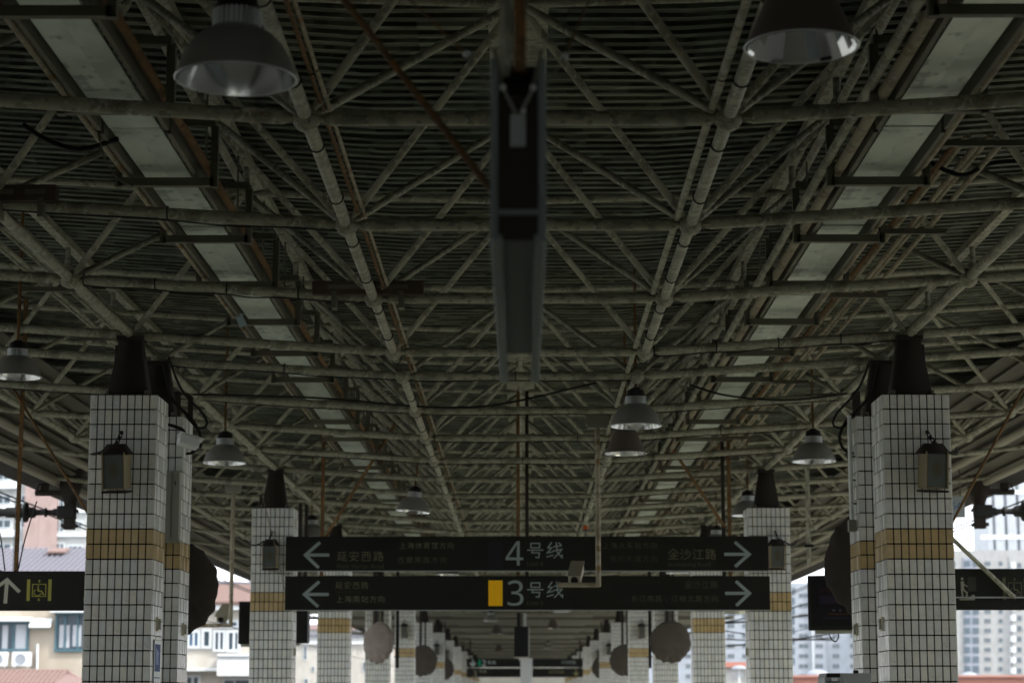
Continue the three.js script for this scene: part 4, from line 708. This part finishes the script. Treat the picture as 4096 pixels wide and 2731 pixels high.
{ // cream apartment block with curtains (apartment side)
  const B = building('apartment_block', 'cream apartment block with dark teal curtained windows under a grey ribbed roof', 85, -260, 372, 2296, 9, BM.cream);
  B.rect('window_canopy', -80, 131, 2470, 2486, 0.6, BM.slab); B.rect('window_canopy', 212, 372, 2438, 2451, 0.6, BM.slab);
  for (const [a, b, c, e] of [[-70, 112, 2488, 2604], [222, 352, 2452, 2606]]) B.window(a, b, c, e, BM.frameTeal, BM.glass, [0.3, 0.68], 0.09);
  const cu = (x0, x1, y0, y1) => { const [ax, ay] = B.loc(x0, y0), [cx, cy] = B.loc(x1, y1); const gs = []; const n = 6; for (let i = 0; i < n; i++) gs.push(moved(new THREE.CylinderGeometry((cx - ax) / n * 0.55, (cx - ax) / n * 0.55, ay - cy, 8), ax + (cx - ax) * (i + 0.5) / n, (ay + cy) / 2, 0.11)); part('curtain', gs.map((g) => g.scale(1, 1, 0.4)), BM.curtain, B.t); };
  cu(62, 108, 2492, 2600); cu(238, 275, 2500, 2590); cu(292, 322, 2500, 2585); cu(10, 28, 2500, 2600);
  const [ax, ay] = B.loc(166, 2493); part('awning', bx(0.85, 0.05, 0.5, ax, ay, 0.25, 0.75), BM.slab, B.t); part('drain_pipe', barAt(V(B.loc(150, 2575)[0], B.loc(150, 2575)[1], 0.08), V(B.loc(147, 2700)[0], B.loc(147, 2700)[1], 0.08), 0.05), BM.slab, B.t);
  const rl = B.loc(-260, 2300), rh = B.loc(372, 2205); tiledSlope(B.t, -B.w / 2 - 0.3, B.w / 2 + 0.3, rl[1], 0.5, rh[1] + 0.35, -4.5, BM.tileGrey, 0.22);
  const sk = part('roof_hatch', bx(0.75, 0.08, 1.0, B.loc(160, 2226)[0], B.loc(160, 2226)[1] + 0.45, -3.2, 0.22), BM.tileRed, B.t);
  for (const [px, lab] of [[84, 'white air conditioner outdoor unit beside the drain pipe'], [-8, 'white air conditioner outdoor unit below the dark curtained window']]) {
    const p = atD(px, 2665, 84.6), t = thing('air_conditioner', lab, 'air conditioner', [p.x, p.y, p.z]); part('casing', bx(0.72, 0.55, 0.3, 0, 0.28, 0, 0, 0, 0, 0.02), BM.slab, t); part('fan_grille', [moved(new THREE.TorusGeometry(0.19, 0.02, 6, 20), -0.02, 0.28, 0.155), moved(new THREE.CylinderGeometry(0.19, 0.19, 0.01, 20), -0.02, 0.28, 0.151, Math.PI / 2)], std({ color: col(0.25, 0.27, 0.3) }), t); part('bracket', [bx(0.05, 0.04, 0.4, -0.25, -0.02, -0.05), bx(0.05, 0.04, 0.4, 0.25, -0.02, -0.05)], BM.slab, t);
  }
  const R2 = building('tiled_roof_house', 'low house with a pinkish ribbed hip roof below the cream apartment block', 70, -300, 300, 2745, 8, BM.creamPale);
  const l2 = R2.loc(0, 2745)[1], h2 = R2.loc(0, 2668)[1]; tiledSlope(R2.t, -R2.w / 2 - 0.2, R2.loc(215, 2668)[0], l2 - 0.3, 0.4, h2 - 0.15, -2.2, BM.tileRed, 0.16);
  const hx = R2.loc(215, 2668)[0], ex = R2.loc(345, 2715)[0]; part('hip_ridge', [barAt(V(hx, h2 - 0.15, -2.2), V(ex, l2 - 0.15, -0.8), 0.09), barAt(V(-R2.w / 2, h2 - 0.12, -2.2), V(hx, h2 - 0.12, -2.2), 0.09)], BM.tileRed, R2.t);
  const hip = new THREE.BufferGeometry(); hip.setAttribute('position', new THREE.Float32BufferAttribute([hx, h2 - 0.15, -2.2, hx, l2, 0.4, ex, l2, 0.0, hx, h2 - 0.15, -2.2, ex, l2, 0.0, ex, l2, -4], 3)); hip.computeVertexNormals(); hip.setAttribute('uv', new THREE.Float32BufferAttribute(new Array(12).fill(0), 2)); const hm = BM.tileRed.clone(); hm.side = THREE.DoubleSide; part('hip_slope', hip, hm, R2.t);
}
{ // pink and white tower behind
  const B = building('tower_block', 'tall pink and white apartment tower behind the grey ribbed roof', 260, -420, 700, 1500, 16, BM.white);
  for (const [a, b] of [[120, 142], [178, 216]]) B.rect('pink_pier', a, b, 1520, 2500, 0.7, BM.pink); B.rect('white_pier', 142, 178, 1520, 2500, 0.45, BM.towerPale);
  for (let k = 0; k < 7; k++) { const y = 1590 + k * 96; B.window(-20, 44, y + 6, y + 44, BM.frameWhite, BM.glass, [0.5], 0.15); B.window(80, 108, y + 4, y + 42, BM.frameWhite, BM.glass, [], 0.15); B.window(218, 256, y + 4, y + 60, BM.frameWhite, BM.glass, [0.5], 0.15); B.window(270, 330, y + 14, y + 40, BM.frameWhite, BM.glass, [0.33, 0.66], 0.15); B.rect('balcony', -60, 76, y + 52, y + 78, 1.2, BM.slab); B.rect('floor_band', 226, 360, y + 66, y + 76, 0.4, BM.slab); }
}
{ // pale house with red tile roof between the columns
  const B = building('apartment_block', 'pale apartment house with white framed windows and a balcony under a red tile roof', 100, 640, 1030, 2418, 9, BM.creamPale);
  B.rect('eave_board', 640, 1030, 2416, 2440, 0.5, BM.slab); const rl = B.loc(0, 2416), rh = B.loc(0, 2350); tiledSlope(B.t, -B.w / 2 - 0.3, B.w / 2 + 0.3, rl[1], 0.6, rh[1] + 0.3, -4, BM.tileRed, 0.14);
  part('roof_ridge', barAt(V(-B.w / 2, rh[1] + 0.45, -4), V(B.w / 2, rh[1] + 0.35, -4), 0.12), BM.tileGrey, B.t);
  B.window(748, 800, 2520, 2594, BM.frameWhite, std({ color: col(0.03, 0.1, 0.2), roughness: 0.15 }), [0.5], 0.12); B.window(806, 846, 2515, 2594, BM.frameWhite, BM.glass, [], 0.12); B.window(853, 900, 2520, 2606, BM.frameWhite, BM.glass, [0.5], 0.1); B.window(905, 960, 2520, 2608, BM.frameWhite, BM.glass, [0.55], 0.12); B.window(870, 955, 2480, 2512, BM.frameWhite, BM.glass, [0.5], 0.1);
  B.rect('balcony', 884, 1014, 2616, 2704, 1.3, BM.slab); B.rect('balcony_rail', 884, 1014, 2626, 2631, 0.05, BM.bay, 1.31); B.rect('lower_ledge', 640, 880, 2672, 2684, 0.9, BM.slab); B.window(890, 1010, 2712, 2770, BM.frameWhite, BM.glass, [0.4], 0.1); B.window(740, 800, 2700, 2760, BM.frameWhite, BM.glass, [0.5], 0.1);
  const C = building('apartment_block', 'plain off-white apartment house with few small windows, seen under the sign', 300, 1150, 1640, 2574, 14, BM.creamPale);
  C.window(1213, 1227, 2582, 2640, BM.frameWhite, BM.glass, [], 0.1); C.window(1246, 1258, 2664, 2686, BM.frameWhite, BM.glass, [], 0.08); C.window(1215, 1232, 2712, 2760, BM.frameWhite, BM.glass, [], 0.1); C.window(1450, 1462, 2646, 2684, BM.frameWhite, BM.glass, [], 0.08); C.rect('parapet', 1150, 1640, 2566, 2576, 0.4, BM.slab);
  const D = building('apartment_block', 'distant white house with red roof stripes behind the off-white house', 420, 1120, 1700, 2520, 14, BM.white); const l = D.loc(0, 2520), h = D.loc(0, 2496); tiledSlope(D.t, -D.w / 2, D.w / 2, l[1], 0.5, h[1], -3, BM.tileRed, 0.4); D.rect('cornice', 1120, 1700, 2536, 2546, 0.4, BM.tileGrey);
}
{ // distant towers on the other side
  const win = (B, x0, x1, y0, n, pitch, hh, gm) => { for (let k = 0; k < n; k++) { const y = y0 + k * pitch; B.window(x0, x1, y, y + hh, BM.tower, gm || BM.glass, [0.5], 0.12); } };
  const B = building('tower_block', 'white distant tower with a blue glazed bay and rounded balconies', 600, 3700, 4250, 2200, 25, BM.tower);
  B.rect('glazed_bay', 3852, 3921, 2230, 2760, 0.4, BM.bay); for (let k = 0; k < 12; k++) { const y = 2242 + k * 38.3; for (const [a, b] of [[3855, 3882], [3890, 3917]]) { const o = B.rect('pane', a, b, y, y + 25, 0.1, BM.glass, 0.42); o.userData.label = 'blue bay window'; } B.window(3938, 3966, y + 2, y + 22, BM.tower, BM.glass, [0.5], 0.12); B.window(3994, 4014, y + 2, y + 22, BM.tower, BM.glass, [], 0.12); B.window(3800, 3826, y + 2, y + 24, BM.tower, BM.glass, [], 0.12); }
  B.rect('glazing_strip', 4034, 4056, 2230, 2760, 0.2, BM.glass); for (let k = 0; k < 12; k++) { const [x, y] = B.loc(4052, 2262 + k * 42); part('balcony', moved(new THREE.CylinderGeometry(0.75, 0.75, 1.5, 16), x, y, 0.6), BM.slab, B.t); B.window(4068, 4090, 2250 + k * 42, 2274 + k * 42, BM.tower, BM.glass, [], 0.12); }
  const C = building('tower_block', 'long pale distant tower with rows of bluish windows between the columns', 620, 2560, 3500, 2330, 25, BM.towerPale);
  for (const [a, b] of [[2742, 2764], [2910, 2940], [2968, 2998], [3195, 3236], [3262, 3294], [3330, 3360], [3400, 3440], [2640, 2670], [3060, 3090]]) win(C, a, b, 2372, 9, 40.3, 20); for (let k = 0; k < 8; k++) C.rect('stair_window', 3169, 3181, 2350 + k * 40, 2378 + k * 40, 0.1, BM.glass); C.rect('pier', 3244, 3256, 2340, 2700, 1.2, BM.slab); C.rect('pier', 3306, 3322, 2340, 2700, 0.4, BM.bay);
  const E = building('tower_block', 'very tall pale tower with vertical window strips beyond the wheelchair lift sign', 900, 3925, 4400, 1300, 30, wall(0.36, 0.38, 0.41));
  for (let k = 0; k < 10; k++) E.rect('window_strip', 3954 + k * 48, 3978 + k * 48, 1310, 2225, 0.15, std({ color: col(0.25, 0.275, 0.31), roughness: 0.4 })); for (let k = 0; k < 5; k++) E.rect('floor_band', 3925, 4400, 1420 + k * 180, 1436 + k * 180, 0.3, BM.slab);
  const G = building('podium_block', 'pale low block at the foot of the striped tower', 860, 3780, 4400, 2222, 20, BM.creamPale); for (let k = 0; k < 10; k++) G.window(3830 + k * 40, 3850 + k * 40, 2240, 2262, BM.tower, BM.glass, [], 0.2);
  const R = building('market_hall', 'low hall with a bright red roof band behind the tiled columns', 150, 3090, 4300, 2704, 12, BM.redRoof); R.rect('fascia', 3090, 4300, 2700, 2708, 0.4, std({ color: col(0.36, 0.17, 0.13) }));
  for (const [px, py, w] of [[3878, 2704, 66], [3272, 2700, 90], [2958, 2676, 60]]) { const a = atD(px, py, 152), r = w / 2 * 152 / F, t = thing('tent_roof', px > 3500 ? 'white domed tent roof above the red band beside the far tower' : px > 3100 ? 'white domed tent roof above the red band beside the conduit column' : 'white arched tent roof seen between two tiled columns', 'tent', [a.x, a.y, a.z]); part('canvas', moved(new THREE.SphereGeometry(r, 20, 8, 0, 6.283, 0, 1.57), 0, 0, 0).scale(1, 0.5, 1), BM.towerPale, t); part('support', bx(r * 0.2, a.y + 9, r * 0.2, 0, -(a.y + 9) / 2, 0), BM.slab, t); }
  const R3 = building('market_hall', 'low building with a reddish roof strip and white front seen between two tiled columns', 155, 2820, 3060, 2650, 10, BM.white); R3.rect('red_strip', 2820, 3060, 2648, 2668, 0.5, BM.redRoof); for (let k = 0; k < 4; k++) R3.window(2932 + k * 11, 2940 + k * 11, 2690, 2706, BM.frameWhite, BM.glass, [], 0.05);
}
{ // overhead feeder cables crossing on the tower side
  const t = thing('feeder_cables', 'sagging black feeder cables seen between two tiled columns', 'cable'); for (const [a, b, r] of [[[2780, 2505], [3340, 2380], 0.02], [[2780, 2492], [3340, 2440], 0.03], [[2780, 2500], [3340, 2560], 0.02], [[2780, 2584], [3340, 2530], 0.025], [[2780, 2545], [3340, 2550], 0.02]]) part('cable', wire(sag(atD(...a, 60), atD(...b, 60), 0.1), r, 5, 16), M.cable, t);
}
{ // dark end of the platform hall
  const t = thing('station_end_wall', 'dark wall closing the far end of the platform hall', 'wall', [0, 0, -140.5]); part('wall', bx(13.4, 6, 0.4, 0, 2.9, 0), std({ map: T.render, color: col(0.3, 0.3, 0.27) }), t); part('door_panel', bx(1.6, 2.2, 0.05, -1.6, 1.1, 0.23), M.boxGrey, t); part('door_panel', bx(1.6, 2.2, 0.05, 1.6, 1.1, 0.23), M.boxGrey, t);
}
renderer.render(scene, camera);
